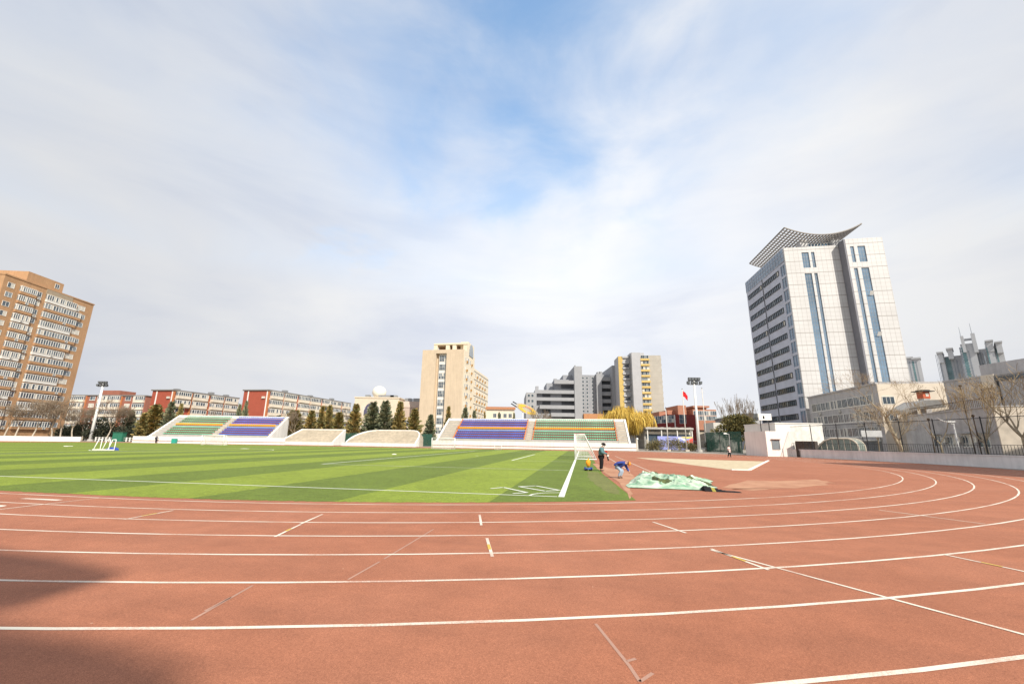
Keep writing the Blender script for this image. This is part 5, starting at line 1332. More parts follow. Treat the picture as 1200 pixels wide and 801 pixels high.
    t = thing('outbuilding', 'pale outbuilding wall showing above the green wind-break by the floodlight mast', 'building', (a.x, Y, 0))
    mb = MB(); mb.box(0, 0, 0, b.x - a.x, 6, atY(850, 495, Y).z); mb.build('wall', mat('pale_wall', (.55, .53, .49), .9, .08, 1.), t)
    put(window_mesh(2.2, 1.4, 3), t, ((b.x - a.x) * .6, 0, atY(850, 506, Y).z))

def poles():
    def mast(label, base, top, Y, rad, nlamp):
        p = atY(*base, Y); q = atY(*top, Y); h = q.z
        t = thing('floodlight_mast', label, 'floodlight', (p.x, Y, 0))
        MB().tube((0, 0, 0), (0, 0, h), rad, rad * .5, 12).build('pole', M['white_metal'], t, True)
        mb = MB(); mb.tube((0, 0, 0), (0, 0, .5), rad * 1.7, rad * 1.5, 12); mb.build('base', M['concrete_grey'], t)
        mb = MB(); mb.tube((-1.4, 0, h - .9), (1.4, 0, h - .9), .07, None, 6); mb.tube((-1.2, 0, h - .1), (1.2, 0, h - .1), .07, None, 6); mb.tube((0, -.8, h - .5), (0, .8, h - .5), .07, None, 6); mb.build('cross_arm', M['greymetal'], t)
        for i in range(nlamp):
            x = -1.3 + 2.6 * (i % 4) / 3; z = h - .75 if i < 4 else h + .05; x = x if i < 4 else x * .75
            s = MB(); s.extrude([(x - .3, -.25, z - .1), (x + .3, -.25, z - .1), (x + .3, -.5, z + .45), (x - .3, -.5, z + .45)], (0, .28, .1)); l = s.build('lamp_head', M['darkmetal'], t)
            s = MB(); s.face(((x - .26, -.262, z - .06), (x + .26, -.262, z - .06), (x + .26, -.505, z + .41), (x - .26, -.505, z + .41))); s.build('lamp_glass', M['glass_mid'], l)
    mast('tall white floodlight mast standing before the red and cream apartment block', (106, 514), (118.5, 449), 116, .42, 8)
    mast('tall white floodlight mast standing next to the flagpoles by the far bend', (820, 530), (811.5, 445.5), 86, .34, 8)
    fl = mat('flag_red', (.62, .015, .02), .7, .1, 4)
    for lab, base, top, flag in (('bare flagpole nearest the shrubs and willow', (783.5, 528), (779.5, 478), False), ('flagpole flying a red flag', (805, 528), (798.5, 456), True), ('bare flagpole with a finial close beside the floodlight mast', (829, 529.5), (822, 455), False)):
        Y = 91.; p = atY(*base, Y); h = atY(*top, Y).z
        t = thing('flagpole', lab, 'flagpole', (p.x, Y, 0))
        MB().tube((0, 0, 0), (0, 0, h), .13, .07, 8).build('pole', mat('weathered_pole', (.62, .58, .52), .6, .1, 3), t, True)
        MB().ball((0, 0, h + .1), .13).build('finial', M['greymetal'], t, True)
        MB().box(-.4, -.4, 0, .4, .4, .35).build('base', M['concrete'], t)
        if flag:
            mb = MB(); n, m_ = 10, 12; hgt = 1.25
            def fp(u, v):          # limp flag hanging from the hoist
                x = .1 + .95 * u ** .9 + .05 * math.sin(v * 6); z = h - .3 - v * hgt - 1.0 * u ** 1.2; y = .12 * math.sin(u * 9 + v * 2)
                return (x, y, z)
            for i in range(n):
                for j in range(m_): mb.face([fp(i / n, j / m_), fp((i + 1) / n, j / m_), fp((i + 1) / n, (j + 1) / m_), fp(i / n, (j + 1) / m_)])
            o = mb.build('flag', fl, None, True, loc=(p.x, Y, 0)); tag(o, 'plain red flag hanging limp from the middle flagpole', 'flag')
        if 'finial' in lab: MB().tube((-.5, 0, h - .8), (.5, 0, h - .8), .04, None, 5).build('cross_piece', M['greymetal'], t)
    # white street lamp behind the wire fence
    Y = 41.; p = atY(1125, 532, Y); h = atY(1113, 495, Y).z
    t = thing('street_lamp', 'white street lamp with a bent arm standing behind the wire fence', 'street lamp', (p.x, Y, 0))
    MB().tube((0, 0, 0), (0, 0, h), .09, .06, 8).build('post', M['white_metal'], t, True)
    MB().path([(0, 0, h - .2), (-.5, 0, h + .05), (-1.2, 0, h + .25), (-1.5, 0, h + .5)], .045).build('arm', M['white_metal'], t)
    mb = MB(); mb.box(-.75, -.12, h + .02, .15, .12, h + .2); mb.build('lamp_head', M['white_metal'], t)
    # pole camera by the green net
    Y = 80.; p = atY(856.5, 531, Y); h = atY(856, 508.5, Y).z
    t = thing('camera_post', 'pale post with a small camera arm in front of the green wind-break', 'post', (p.x, Y, 0))
    MB().tube((0, 0, 0), (0, 0, h), .09, .08, 8).build('post', M['frame'], t); mb = MB(); mb.tube((0, 0, h), (-.7, 0, h + .15), .05, None, 6); mb.box(-1.0, -.12, h + .0, -.5, .12, h + .25); mb.build('camera_arm', M['white_metal'], t)
    for i, (lab, base, top, Y) in enumerate((('dark lamp post rising above the annex railing', (1136, 500), (1126.5, 452), 40.5), ('dark lamp post with a knob head behind the paired plane trees', (1096, 530), (1087, 491), 43.5), ('short dark lamp post with a knob head near the many-stemmed tree', (1150, 530), (1138, 487), 39.5))):
        p = atY(*base, Y); h = atY(*top, Y).z; t = thing('lamp_post', lab, 'lamp post', (p.x, Y, 0), group=None)
        MB().tube((0, 0, 0), (0, 0, h), .06, .045, 6).build('post', M['bark_dark'], t); MB().ball((0, 0, h), .13).build('lamp', M['bark_dark'], t, True)
    for i, px in enumerate((747.5, 796.5)):
        Y = 92. if i == 0 else 95; p = atY(px, 528, Y); h = atY(px, 514, Y).z
        t = thing('bollard_lamp', ('white globe bollard lamp at the end of the grandstand wall', 'white bollard lamp between the flagpoles before the painted hoarding')[i], 'lamp', (p.x, Y, 0))
        MB().tube((0, 0, 0), (0, 0, h), .10, None, 8).build('post', M['frame'], t); MB().ball((0, 0, h), .24).build('globe', M['white'], t, True)
    # picket railing between stand and hoarding
    Y = 97.; a, b = atY(746, 520, Y), atY(832, 520, Y); h = 2.3
    t = thing('picket_fence', 'thin dark picket fence running from the grandstand end behind the shrubs', 'fence', (a.x, Y, 0)); mb = MB(); n = 70; w = b.x - a.x
    for i in range(n): mb.tube((w * i / n, 0, 0), (w * i / n, 0, h), .025, None, 4)
    mb.build('picket_panel', M['darkmetal'], t)
    for z in (.2, h - .1): MB().tube((0, 0, z), (w, 0, z), .03, None, 5).build('rail', M['darkmetal'], t)
    for i in range(8): MB().box(w * i / 7 - .1, -.1, 0, w * i / 7 + .1, .1, h + .2).build('post', M['concrete'], t)

def shadow_canopy(sun):
    """unseen roof shape added behind the viewpoint, cut to throw the near-lane shadow"""
    G = [(138, 677), (60, 660), (0, 652), None, None, (205, 801), (110, 772), (40, 757), (0, 751), 'n', (0, 719), (60, 700)]
    pts = []
    for g in G:
        if g is None: pts.append(None)
        elif g == 'n': pts.append('n')
        else: pts.append(atz(*g))
    pts[3] = Vector((-15, 9.0, 0)); pts[4] = Vector((-13, -3, 0)); pts.insert(5, Vector((-1.5, 2.4, 0)))
    i = pts.index('n'); pts[i] = Vector((-8.4, 4.65, 0))
    h = 26.; off = sun * (h / sun.z); P = [p + off for p in pts]
    t = thing('canopy', 'unseen jagged canopy on masts, added to cast the shadow on the near lanes', 'canopy')
    mb = MB(); mb.extrude(P, (0, 0, .25)); mb.build('roof', mat('shadow_caster_grey', (.20, .20, .20), .8, .1, 1), t)  # added shadow caster, its outline projected back from the wanted shadow
    for q in (3, 4): MB().tube((P[q].x, P[q].y, 0), P[q], .18, .14, 8).build('mast', M['greymetal'], t)
# ------------------------------------------------------------------ vegetation
def leaf_quad(mb, p, d, ln, w, rnd, m):
    d = d.normalized(); s = d.orthogonal().normalized(); s = Matrix.Rotation(rnd.uniform(0, 2 * PI), 3, d) @ s
    a = p - s * w * .5; b = p + s * w * .5
    mb.face((a, b, b + d * ln * .6 - s * w * .1, p + d * ln, a + d * ln * .6 + s * w * .1), m)

def conifer_meshes(seed, h, r, n=3400, skew=.85, m=('conifer_a', 'conifer_b', 'conifer_c'), ragged=.35):
    """narrow to broad cypress: sprays thrown out from boughs round a stem"""
    rnd = random.Random(seed); mb = MB(); off = Vector((seed * 3.1, seed * 1.7, 0))
    boughs = []
    nb = 120
    for i in range(nb):
        t = (i + rnd.random()) / nb; z = h * (.03 + .95 * t); a = i * 2.399 + rnd.uniform(-.4, .4)
        R_ = r * (1 - t) ** skew * min(1, .55 + t * 3.5) * (1 - ragged * rnd.random()) + .12
        boughs.append((z, a, R_, rnd.choice((0, 0, 1, 1, 2))))
    for k in range(n):
        z, a, R_, mi = boughs[int(nb * (rnd.random() ** 1.25))]
        q = rnd.random() ** .55; rr = R_ * q; aa = a + rnd.gauss(0, .22) / (.4 + q)
        p = Vector((rr * math.cos(aa), rr * math.sin(aa), z - .10 * rr + rr * .30 * q + rnd.gauss(0, h * .012)))
        d = Vector((math.cos(aa), math.sin(aa), .55 + rnd.uniform(-.4, .7)))
        if rnd.random() < .12: mi = rnd.randint(0, 2)
        s = rnd.uniform(.24, .50) * (h / 8) ** .5; leaf_quad(mb, p, d, s * 1.2, s * .62, rnd, mi)
    crown = mb.mesh('crown', [M[x] for x in m])
    tr = MB(); tr.tube((0, 0, 0), (0, 0, h * .93), .035 * h ** .9 + .03, .02, 7); trunk = tr.mesh('trunk', M['bark_dark'], True)
    return crown, trunk

def conifers():
    for k, c, c2 in (('conifer_a', (.105, .085, .032), (.135, .105, .04)), ('conifer_b', (.075, .075, .032), (.10, .09, .036)), ('conifer_c', (.155, .115, .045), (.185, .135, .05)),
                     ('cypress_a', (.075, .08, .05), (.10, .10, .06)), ('cypress_b', (.055, .065, .042), (.07, .08, .05)), ('cypress_c', (.115, .11, .065), (.14, .13, .075))):
        M[k] = mat(k, [x * 2.5 for x in c], .85, .25, 3., rgb2=[x * 2.5 for x in c2])
    V = [conifer_meshes(s, 8, 2.2, skew=sk, ragged=rg) for s, sk, rg in ((1, .9, .5), (2, .7, .6), (3, 1.05, .45))]
    V += [conifer_meshes(s, 8, 2.4, skew=.8, m=('cypress_a', 'cypress_b', 'cypress_c'), ragged=.55) for s in (5, 6)]
    def put_c(label, px, ytop, wpx, Y, v, group='conifers in the row behind the terraces', name='conifer_tree'):
        p = atY(px, ytop, Y); h = p.z; w = wpx / FOC * Y / 2
        # foot on the same vertical
        t = thing(name, label, 'tree', (p.x, Y, 0), (px * 1.7) % 6.28, group)
        cr, tr = V[v]; rr = 2.2 if v < 3 else 2.4
        w *= 1.12
        for me in (cr, tr): o = link(me.name.split('.')[0], me, t); o.scale = (w / rr, w / rr, h / 8)
    rows = [(346, 481, 30, 114, 1, 'rounded brown conifer closest behind the straight-sided terrace\'s tall end, touching the red block'), (366, 481, 17, 101, 0, 'narrow ochre conifer behind the top edge of the straight-sided terrace'),
            (378.5, 476, 15, 103, 2, 'taller of the twin slim conifers behind the end of the straight-sided terrace'), (387, 475, 14, 102, 1, 'twin slim conifer directly above the corner of the straight-sided terrace'),
            (398, 483, 19, 100, 1, 'short bushy brown conifer above the gap between the two terraces'), (418, 473.5, 19, 101, 0, 'pointed brown conifer at the low end of the rounded terrace'),
            (438, 471.5, 25, 102, 3, 'wide grey-green conifer covering the dark arched window'), (452.5, 470, 24, 103, 4, 'tallest grey-green conifer rising behind the crest of the rounded terrace'),
            (469.5, 471, 19, 101, 2, 'brown spire conifer just past the crest of the rounded terrace'), (486.5, 479, 19, 101, 1, 'bushy ochre conifer against the edge of the beige slab building'),
            (505, 486, 16, 102, 3, 'low dark conifer in front of the beige slab building\'s base'), (526, 476.5, 12, 107, 2, 'slim conifer beside the raised corner of the near grandstand'),
            (545.5, 478, 14, 112, 3, 'dark conifer showing over the grandstand under the beige slab building\'s side'), (556, 481, 9, 114, 4, 'small dark conifer next to the larger one over the grandstand top'),
            (585, 483.5, 7, 122, 3, 'tiny conifer over the grandstand before the low cream house'), (602.5, 484, 6, 122, 4, 'tiny conifer over the grandstand beside the tilted disc sign'), (568.2, 483, 5, 122, 2, 'slender rusty conifer over the grandstand at the foot of the beige slab')]
    for px, yt, w, Y, v, lab in rows: put_c(lab, px, yt, w * 1.25, max(Y + 12, 113), v)
    for px, yt, w, Y, v, lab in ((155, 481, 20, 122, 4, 'dark green conifer standing before the red and cream apartment block'), (184, 474, 30, 118, 1, 'large spreading brown conifer in front of the red end wall'), (202, 471, 22, 119, 3, 'grey-green conifer at the edge of the red end wall above the stand'),
                              (213, 473, 12, 119, 0, 'slim ochre conifer just above the end of the green seats'), (281.5, 474, 12, 112, 4, 'smaller of two dark conifers at the second red end wall'), (289.5, 470, 12, 112, 4, 'taller of two dark conifers at the second red end wall'), (170, 484, 18, 116, 1, 'low brown conifer beside the sloping white parapet of the farther stand'),
                              (327, 487, 22, 112, 3, 'dim conifer in the gap at the end of the farther stand')):
        put_c(lab, px, yt, w, Y, v, 'conifers by the red apartment blocks')

def bare_tree_mesh(seed, h, spread, r0, fork, levels=5, fan=False, lean=0., twig=.012, stem_only=False):
    """trunk and limbs mesh, twigs mesh"""
    rnd = random.Random(seed); tr = MB(); tw = MB()
    def grow(p, d, ln, r, lv):
        n = 3; pts = [p]; q = p
        for i in range(n):
            d = (d + Vector((rnd.gauss(0, .10), rnd.gauss(0, .10), .06 + (.10 if fan else 0)))).normalized(); q = q + d * ln / n; pts.append(q)
        r1 = max(twig, r * (.62 if lv < levels - 1 else .4))
        for i in range(n):
            a = r + (r1 - r) * i / n; b = r + (r1 - r) * (i + 1) / n
            (tr if lv < (1 if stem_only else 3) else tw).tube(pts[i], pts[i + 1], a, b, 7 if lv == 0 else (5 if lv < 3 else 3), 0, False)
        if lv >= levels: return
        k = rnd.randint(3, 5) if lv == 0 else (rnd.randint(2, 3) if fan else rnd.randint(2, 4))
        for j in range(k):
            a = 2 * PI * (j + rnd.random() * .6) / k; s = d.orthogonal().normalized(); s = Matrix.Rotation(a, 3, d) @ s
            f = (spread * rnd.uniform(.6, 1.2)) if not fan or lv == 0 else spread * .5 * rnd.uniform(.4, 1.2)
            nd = (d + s * f).normalized(); start = pts[-1] if (j < 2 or lv == 0) else pts[rnd.randint(1, 2)]
            grow(start, nd, ln * rnd.uniform(.62, .88) * (1.35 if lv == 0 and fan else 1), r1 * rnd.uniform(.6, .85), lv + 1)
    grow(Vector((0, 0, 0)), Vector((lean, 0, 1)).normalized(), fork, r0, 0)
    zm = max(v[2] for v in tw.v + tr.v); k = h / zm
    for m in (tr, tw):
        for i, v in enumerate(m.v): m.v[i] = (v[0] * (k if v[2] > fork else 1), v[1] * (k if v[2] > fork else 1), v[2] if v[2] < fork else fork + (v[2] - fork) * (h - fork) / (zm - fork))
    return tr, tw

def bare_trees():
    twm = mat('ochre_twigs', (.36, .27, .16), .9, .2, 4); twg = mat('grey_twigs', (.26, .20, .14), .9, .2, 4)
    def put_t(label, px, ytop, Y, seed, spread, r0, fork, bark='bark_pale', twigs=twm, levels=5, fan=False, group=None, lean=0., foot=None, rz=0.):
        p = atY(px, ytop, Y); h = p.z
        t = thing('plane_tree' if bark == 'bark_pale' else 'bare_tree', label, 'tree', (atY(foot[0], foot[1], Y).x if foot else p.x, Y, 0), rz, group)
        tr, tw = bare_tree_mesh(seed, h, spread, r0, fork, levels, fan, lean, .026 if Y > 90 else .0135, bark == 'limewash')
        tr.build('trunk', M[bark], t, True); tw.build('crown', twigs, t)
        return t
    put_t('tall bare plane tree with mottled pale trunk in front of the office tower', 1046, 428, 47, 3, .62, .24, 5.0, lean=-.05, foot=(1058, 528), group='bare plane trees behind the wire fence', levels=6)
    put_t('small bare plane tree with a pale stem near the tall plane tree', 1060, 470, 46, 4, .7, .16, 2.4, foot=(1058, 528), group='bare plane trees behind the wire fence')
    put_t('forked bare plane tree whose stem splits just above the wire fence middle', 1100, 446, 42.3, 7, .60, .13, 2.0, levels=5, fan=True, foot=(1106, 532), group='bare plane trees behind the wire fence')
    put_t('many-stemmed bare plane tree fanning up before the annex', 1148, 436, 38.6, 9, .75, .16, 2.1, fan=True, foot=(1160, 533), group='bare plane trees behind the wire fence', levels=6)
    put_t('bare plane tree before the sunlit annex end, partly cut by the picture edge', 1206, 428, 36, 12, .75, .2, 2.6, foot=(1207, 530), group='bare plane trees behind the wire fence')
    put_t('thin bare tree behind the fence next to the stairway canopy', 1020, 470, 66, 15, .6, .12, 2.6, group='bare plane trees behind the wire fence', bark='bark', twigs=twg)
    # slender poplars above the pine
    for i, (px, yt, Y) in enumerate(((847, 466, 120), (857, 459, 122), (865.5, 462, 125), (872, 467, 128))):
        put_t(('slender bare poplar nearest the red brick building', 'tallest slender bare poplar over the broad pine', 'slender bare poplar directly above the broad pine crown', 'faint slender bare poplar beside the office tower')[i], px, yt, Y, 20 + i, .28, .16, 3, 'bark', twg, 5, True, 'slender bare poplars')
    # whitewashed trunks at the distant bend
    for i, (px, yt, fx_, Y) in enumerate(((9, 470, 4, 108), (23, 462, 16, 109), (44, 468, 36, 110), (67, 462, 60, 111), (73, 474, 70, 112), (93, 480, 84, 114), (133, 464, 124, 115), (101, 470, 96, 118), (147, 474, 142, 119))):
        t = put_t(('bare tree with limewashed stem at the base of the brown tower by the picture edge', 'bare tree with tall limewashed stem below the brown tower\'s side windows', 'bare tree with limewashed stem before the brown tower\'s middle bays', 'bare tree with leaning limewashed stem before the brown tower\'s near wing', 'thin bare tree beside the brown tower\'s outer corner',
                   'bare tree with limewashed stem between the brown tower and the floodlight mast', 'bare pale-stemmed tree just past the floodlight mast', 'bare tree tangled right before the floodlight mast from the tower side', 'bare tree between the green cabinet and the dark green conifer')[i], px, yt, Y, 30 + i, .5, .21, 3.4, 'limewash', twg, 6, False, 'limewashed trees at the distant bend', lean=.12, foot=(fx_, 514))
    for i, (px, yt, Y) in enumerate(((352, 474, 112), (410, 477, 116), (634, 476, 140), (628, 480, 138), (250, 480, 118), (240, 483, 118))):
        put_t(('bare grey tree before the second apartment block', 'bare tree thinly seen before the farther end of the apartment block', 'bare tan tree over the grandstand before the terraced block', 'small bare tree next to the tilted disc sign', 'bare tree over the green seats before the balconies', 'low bare tree over the green seats before the balconies')[i], px, yt, Y, 50 + i, .6, .14, 2.6, 'bark', twg, 5, False, 'bare trees among the apartment blocks')

def willow():
    Y = 122.; p = atY(733, 470.5, Y); h = p.z; rnd = random.Random(5)
    M['willow_a'] = mat('yellow_willow_twigs', (.60, .41, .08), .85, .2, 1.5); M['willow_b'] = mat('ochre_willow_twigs', (.46, .30, .06), .85, .2, 1.5); M['willow_c'] = mat('pale_willow_twigs', (.70, .52, .14), .85, .2, 1.5)
    t = thing('willow_tree', 'broad weeping willow with golden yellow twigs behind the end of the grandstand', 'tree', (p.x, Y, 0))
    tr = MB(); tr.tube((0, 0, 0), (0, 0, 3), .45, .34, 10)
    tips = []
    for i in range(26):
        a = i * 2.4; R_ = 7.6 * math.sqrt((i + .5) / 26); z = h * (1.0 - .36 * (R_ / 7.6) ** 2.2) - rnd.uniform(.2, 2.6)
        e = Vector((R_ * math.cos(a), R_ * math.sin(a), z)); m = Vector((e.x * .35, e.y * .35, 3 + (z - 3) * .6))
        tr.tube((0, 0, 2.9), m, .17, .10, 6); tr.tube(m, e, .10, .03, 5); tips.append((m, e))
    tr.build('trunk', M['bark'], t, True)
    mb = MB()
    for k in range(6800):
        m, e = rnd.choice(tips); q = rnd.uniform(.25, 1.05); b = m.lerp(e, q) + Vector((rnd.gauss(0, .85), rnd.gauss(0, .85), rnd.gauss(.15, .4)))
        ln = rnd.uniform(1.2, 5.2) * (.45 + .55 * q); ln = min(ln, b.z - 1.2 - rnd.random() * 2); 
        if ln < .4: continue
        w = rnd.uniform(.05, .11); a = rnd.uniform(0, PI); s = Vector((math.cos(a), math.sin(a), 0)) * w; dr = Vector((b.x, b.y, 0)) * .03 + Vector((rnd.gauss(0, .10), rnd.gauss(0, .10), 0))
        mi = 0 if rnd.random() < .5 else (1 if rnd.random() < .6 else 2); p1 = b + dr * 2 + Vector((0, 0, -ln * .45)); p2 = b + dr * 2.4 + Vector((0, 0, -ln))
        mb.face((b - s * .5, b + s * .5, p1 + s, p1 - s), mi); mb.face((p1 - s, p1 + s, p2 + s * .2, p2 - s * .2), mi)
    mb.build('crown', [M['willow_a'], M['willow_b'], M['willow_c']], t)

def clump(name, label, cat, loc, blobs, mats, n, leaf, seed, stems=None, group=None, stem_m='bark_dark'):
    """leafy plant: leaf faces gathered on uneven clumps; blobs = (x, y, z, rx, ry, rz)"""
    rnd = random.Random(seed); t = thing(name, label, cat, loc, 0, group); mb = MB(); vol = [b[3] * b[4] * b[5] for b in blobs]
    for k in range(n):
        b = rnd.choices(blobs, vol)[0]; d = Vector((rnd.gauss(0, 1), rnd.gauss(0, 1), rnd.gauss(0, 1))).normalized(); q = rnd.random() ** .35
        nz = 1 + .45 * noise.noise(d * 2.2 + Vector((b[0], b[1], seed)))
        p = Vector((b[0] + d.x * b[3] * q * nz, b[1] + d.y * b[4] * q * nz, b[2] + d.z * b[5] * q * nz))
        if p.z < .05: continue
        leaf_quad(mb, p, d + Vector((rnd.gauss(0, .5), rnd.gauss(0, .5), .3)), leaf * rnd.uniform(.7, 1.4), leaf * .6, rnd, 0 if rnd.random() < .45 else (1 if rnd.random() < .6 else 2))
    mb.build('foliage', [M[x] for x in mats], t)
    if stems:
        s = MB()
        for p, q, r in stems: s.tube(p, q, r, r * .5, 6)
        s.build('trunk', M[stem_m], t, True)
    return t

def pine_and_shrubs():
    for k, c in (('pine_a', (.17, .14, .05)), ('pine_b', (.10, .10, .04)), ('pine_c', (.23, .185, .065)), ('shrub_a', (.20, .17, .08)), ('shrub_b', (.14, .13, .06)), ('shrub_c', (.27, .21, .10)), ('dark_a', (.035, .045, .028)), ('dark_b', (.05, .055, .035)), ('dark_c', (.075, .07, .04))):
        M[k] = mat(k + '_leaf', c, .8, .25, 3.)
    rnd = random.Random(8)
    Y = 88.; X = lambda px: atY(px, 505, Y).x; Z = lambda py: atY(860, py, Y).z; x0 = X(864)
    bl = [(X(847) - x0, 0, Z(503), 1.6, 1.6, .8), (X(853) - x0, -.5, Z(497), 1.6, 1.5, .9), (X(860) - x0, 0, Z(491.5), 1.9, 1.9, 1.), (X(868) - x0, .3, Z(490.5), 2.0, 1.9, 1.0), (X(876) - x0, 0, Z(493.5), 1.9, 1.6, 1.0), (X(872) - x0, -.7, Z(499), 2.2, 1.8, 1.2), (X(862) - x0, -.4, Z(500.5), 2.0, 1.7, 1.), (X(858) - x0, .3, Z(508), 1.9, 1.5, 1.2), (X(868) - x0, .2, Z(509), 2.2, 1.5, 1.5), (X(838) - x0, 0, Z(506.5), 1.1, 1., .5)]
    st = [((0, 0, 0), (0, 0, Z(505)), .28)] + [((0, 0, Z(512)), (b[0], b[1], b[2]), .11) for b in bl]
    clump('pine_tree', 'broad layered pine with olive foliage behind the green wind-break', 'tree', (x0, Y, 0), bl, ('pine_a', 'pine_b', 'pine_c'), 5200, .34, 3, st)
    g = 'shrubs below the flagpoles'
    for i, (px, Y, w, h, lab) in enumerate(((765, 93, 1.4, 2.2, 'olive shrub at the grandstand end of the picket fence'), (774, 92.5, 1.8, 2.6, 'broad olive shrub before the lilac-blue paint of the hoarding'), (787, 93, 1.9, 3.0, 'tall olive shrub next to the bare flagpole'), (803, 93.5, 1.5, 2.1, 'olive shrub at the foot of the flag-flying pole'), (812, 93, 1.2, 2.0, 'olive shrub between flag pole and floodlight mast'), (833, 90, 1.2, 2.6, 'dark shrub against the edge of the green wind-break'))):
        p = atY(px, 528, Y); bl = [(rnd.uniform(-.6, .6) * w, rnd.uniform(-.3, .3) * w, h * (.35 + .3 * rnd.random()), w * .7, w * .6, h * .38) for _ in range(5)]
        m = ('shrub_a', 'shrub_b', 'shrub_c') if i < 5 else ('dark_a', 'dark_b', 'dark_c')
        clump('shrub', lab, 'shrub', (p.x, Y, 0), bl, m, 900, .22, 40 + i, [((0, 0, 0), (.2, 0, h * .6), .05), ((0, 0, 0), (-.4, 0, h * .5), .04)], g)
    g = 'dark evergreens at the distant bend'
    for i, (px, Y, w, h, lab) in enumerate(((95, 118, 3.4, 6.0, 'dark evergreen bush just before the floodlight mast'), (117, 119, 3.2, 7.5, 'dark evergreen bush rising right behind the floodlight mast'), (131, 120, 3.4, 7.0, 'dark evergreen bush next to the pale-stemmed tree'), (145, 118, 3.2, 4.6, 'low dark evergreen bush behind the green cabinet'), (165, 116, 2.4, 3.4, 'lowest dark evergreen bush at the end of the farther stand'), (78, 120, 3., 4.2, 'dark evergreen bush at the foot of the brown tower corner'), (108, 117, 2.6, 3.2, 'low dark evergreen bush around the foot of the floodlight mast'))):
        p = atY(px, 514, Y); bl = [(rnd.uniform(-.6, .6) * w, rnd.uniform(-.3, .3) * w, h * (.25 + .45 * rnd.random()), w * .6, w * .55, h * .32) for _ in range(6)]
        clump('evergreen_bush', lab, 'bush', (p.x, Y, 0), bl, ('dark_a', 'dark_b', 'dark_c'), 1100, .40, 60 + i, [((0, 0, 0), (0, 0, h * .6), .12)], g)
    # green cabinet and odds and ends there
    p = atY(139, 515, 113); mb = MB(); mb.box(-1.3, -.6, 0, 1.3, .6, 2.3); mb.box(-1.4, -.7, 2.3, 1.4, .7, 2.45); mb.box(-.03, -.64, .1, .03, -.601, 2.2)
    tag(mb.build('cabinet', mat('green_cabinet', (.03, .16, .10), .6, .1, 2), None, loc=(p.x, 113, 0)), 'green metal cabinet standing among the bushes at the distant bend', 'cabinet')
    Y = 113.; a, b = atY(112, 515, Y), atY(156, 515.5, Y); w = b.x - a.x
    t = thing('low_railing', 'low white railing with posts along the distant bend before the evergreens', 'railing', (a.x, Y, 0))
    for z in (.5, 1.0): MB().tube((0, 0, z), (w, 0, z), .05, None, 5).build('rail', M['frame'], t)
    for i in range(12): MB().box(w * i / 11 - .12, -.1, 0, w * i / 11 + .12, .1, 1.15).build('post', M['frame'], t)
    # hedge behind the terraces
    Y = 118.; a, b = atY(335, 510, Y), atY(512, 510, Y); rnd2 = random.Random(3); n = 34; w = b.x - a.x
    bl = [(w * (i + .5) / n, rnd2.uniform(-.4, .4), 1.2 + rnd2.uniform(-.2, .5), 1.3, .9, 1.5 + rnd2.uniform(0, .8)) for i in range(n)]
    tag(clump('hedge', 'dark uneven hedge under the row of conifers behind the terraces', 'hedge', (a.x, Y, 0), bl, ('dark_b', 'conifer_b', 'dark_c'), 5200, .34, 90), kind='thing')
    Y = 126.; a, b = atY(-8, 510, Y), atY(176, 512, Y); n = 40; w = b.x - a.x
    bl = [(w * (i + .5) / n, rnd2.uniform(-1, 1), 1.0 + rnd2.uniform(0, 1.6), 1.9, 1.2, 1.6 + rnd2.uniform(0, 1.4)) for i in range(n)]
    clump('hedge', 'dark hedge along the foot of the brown tower and red apartment block', 'hedge', (a.x, Y, 0), bl, ('dark_a', 'dark_c', 'shrub_b'), 5600, .42, 91)

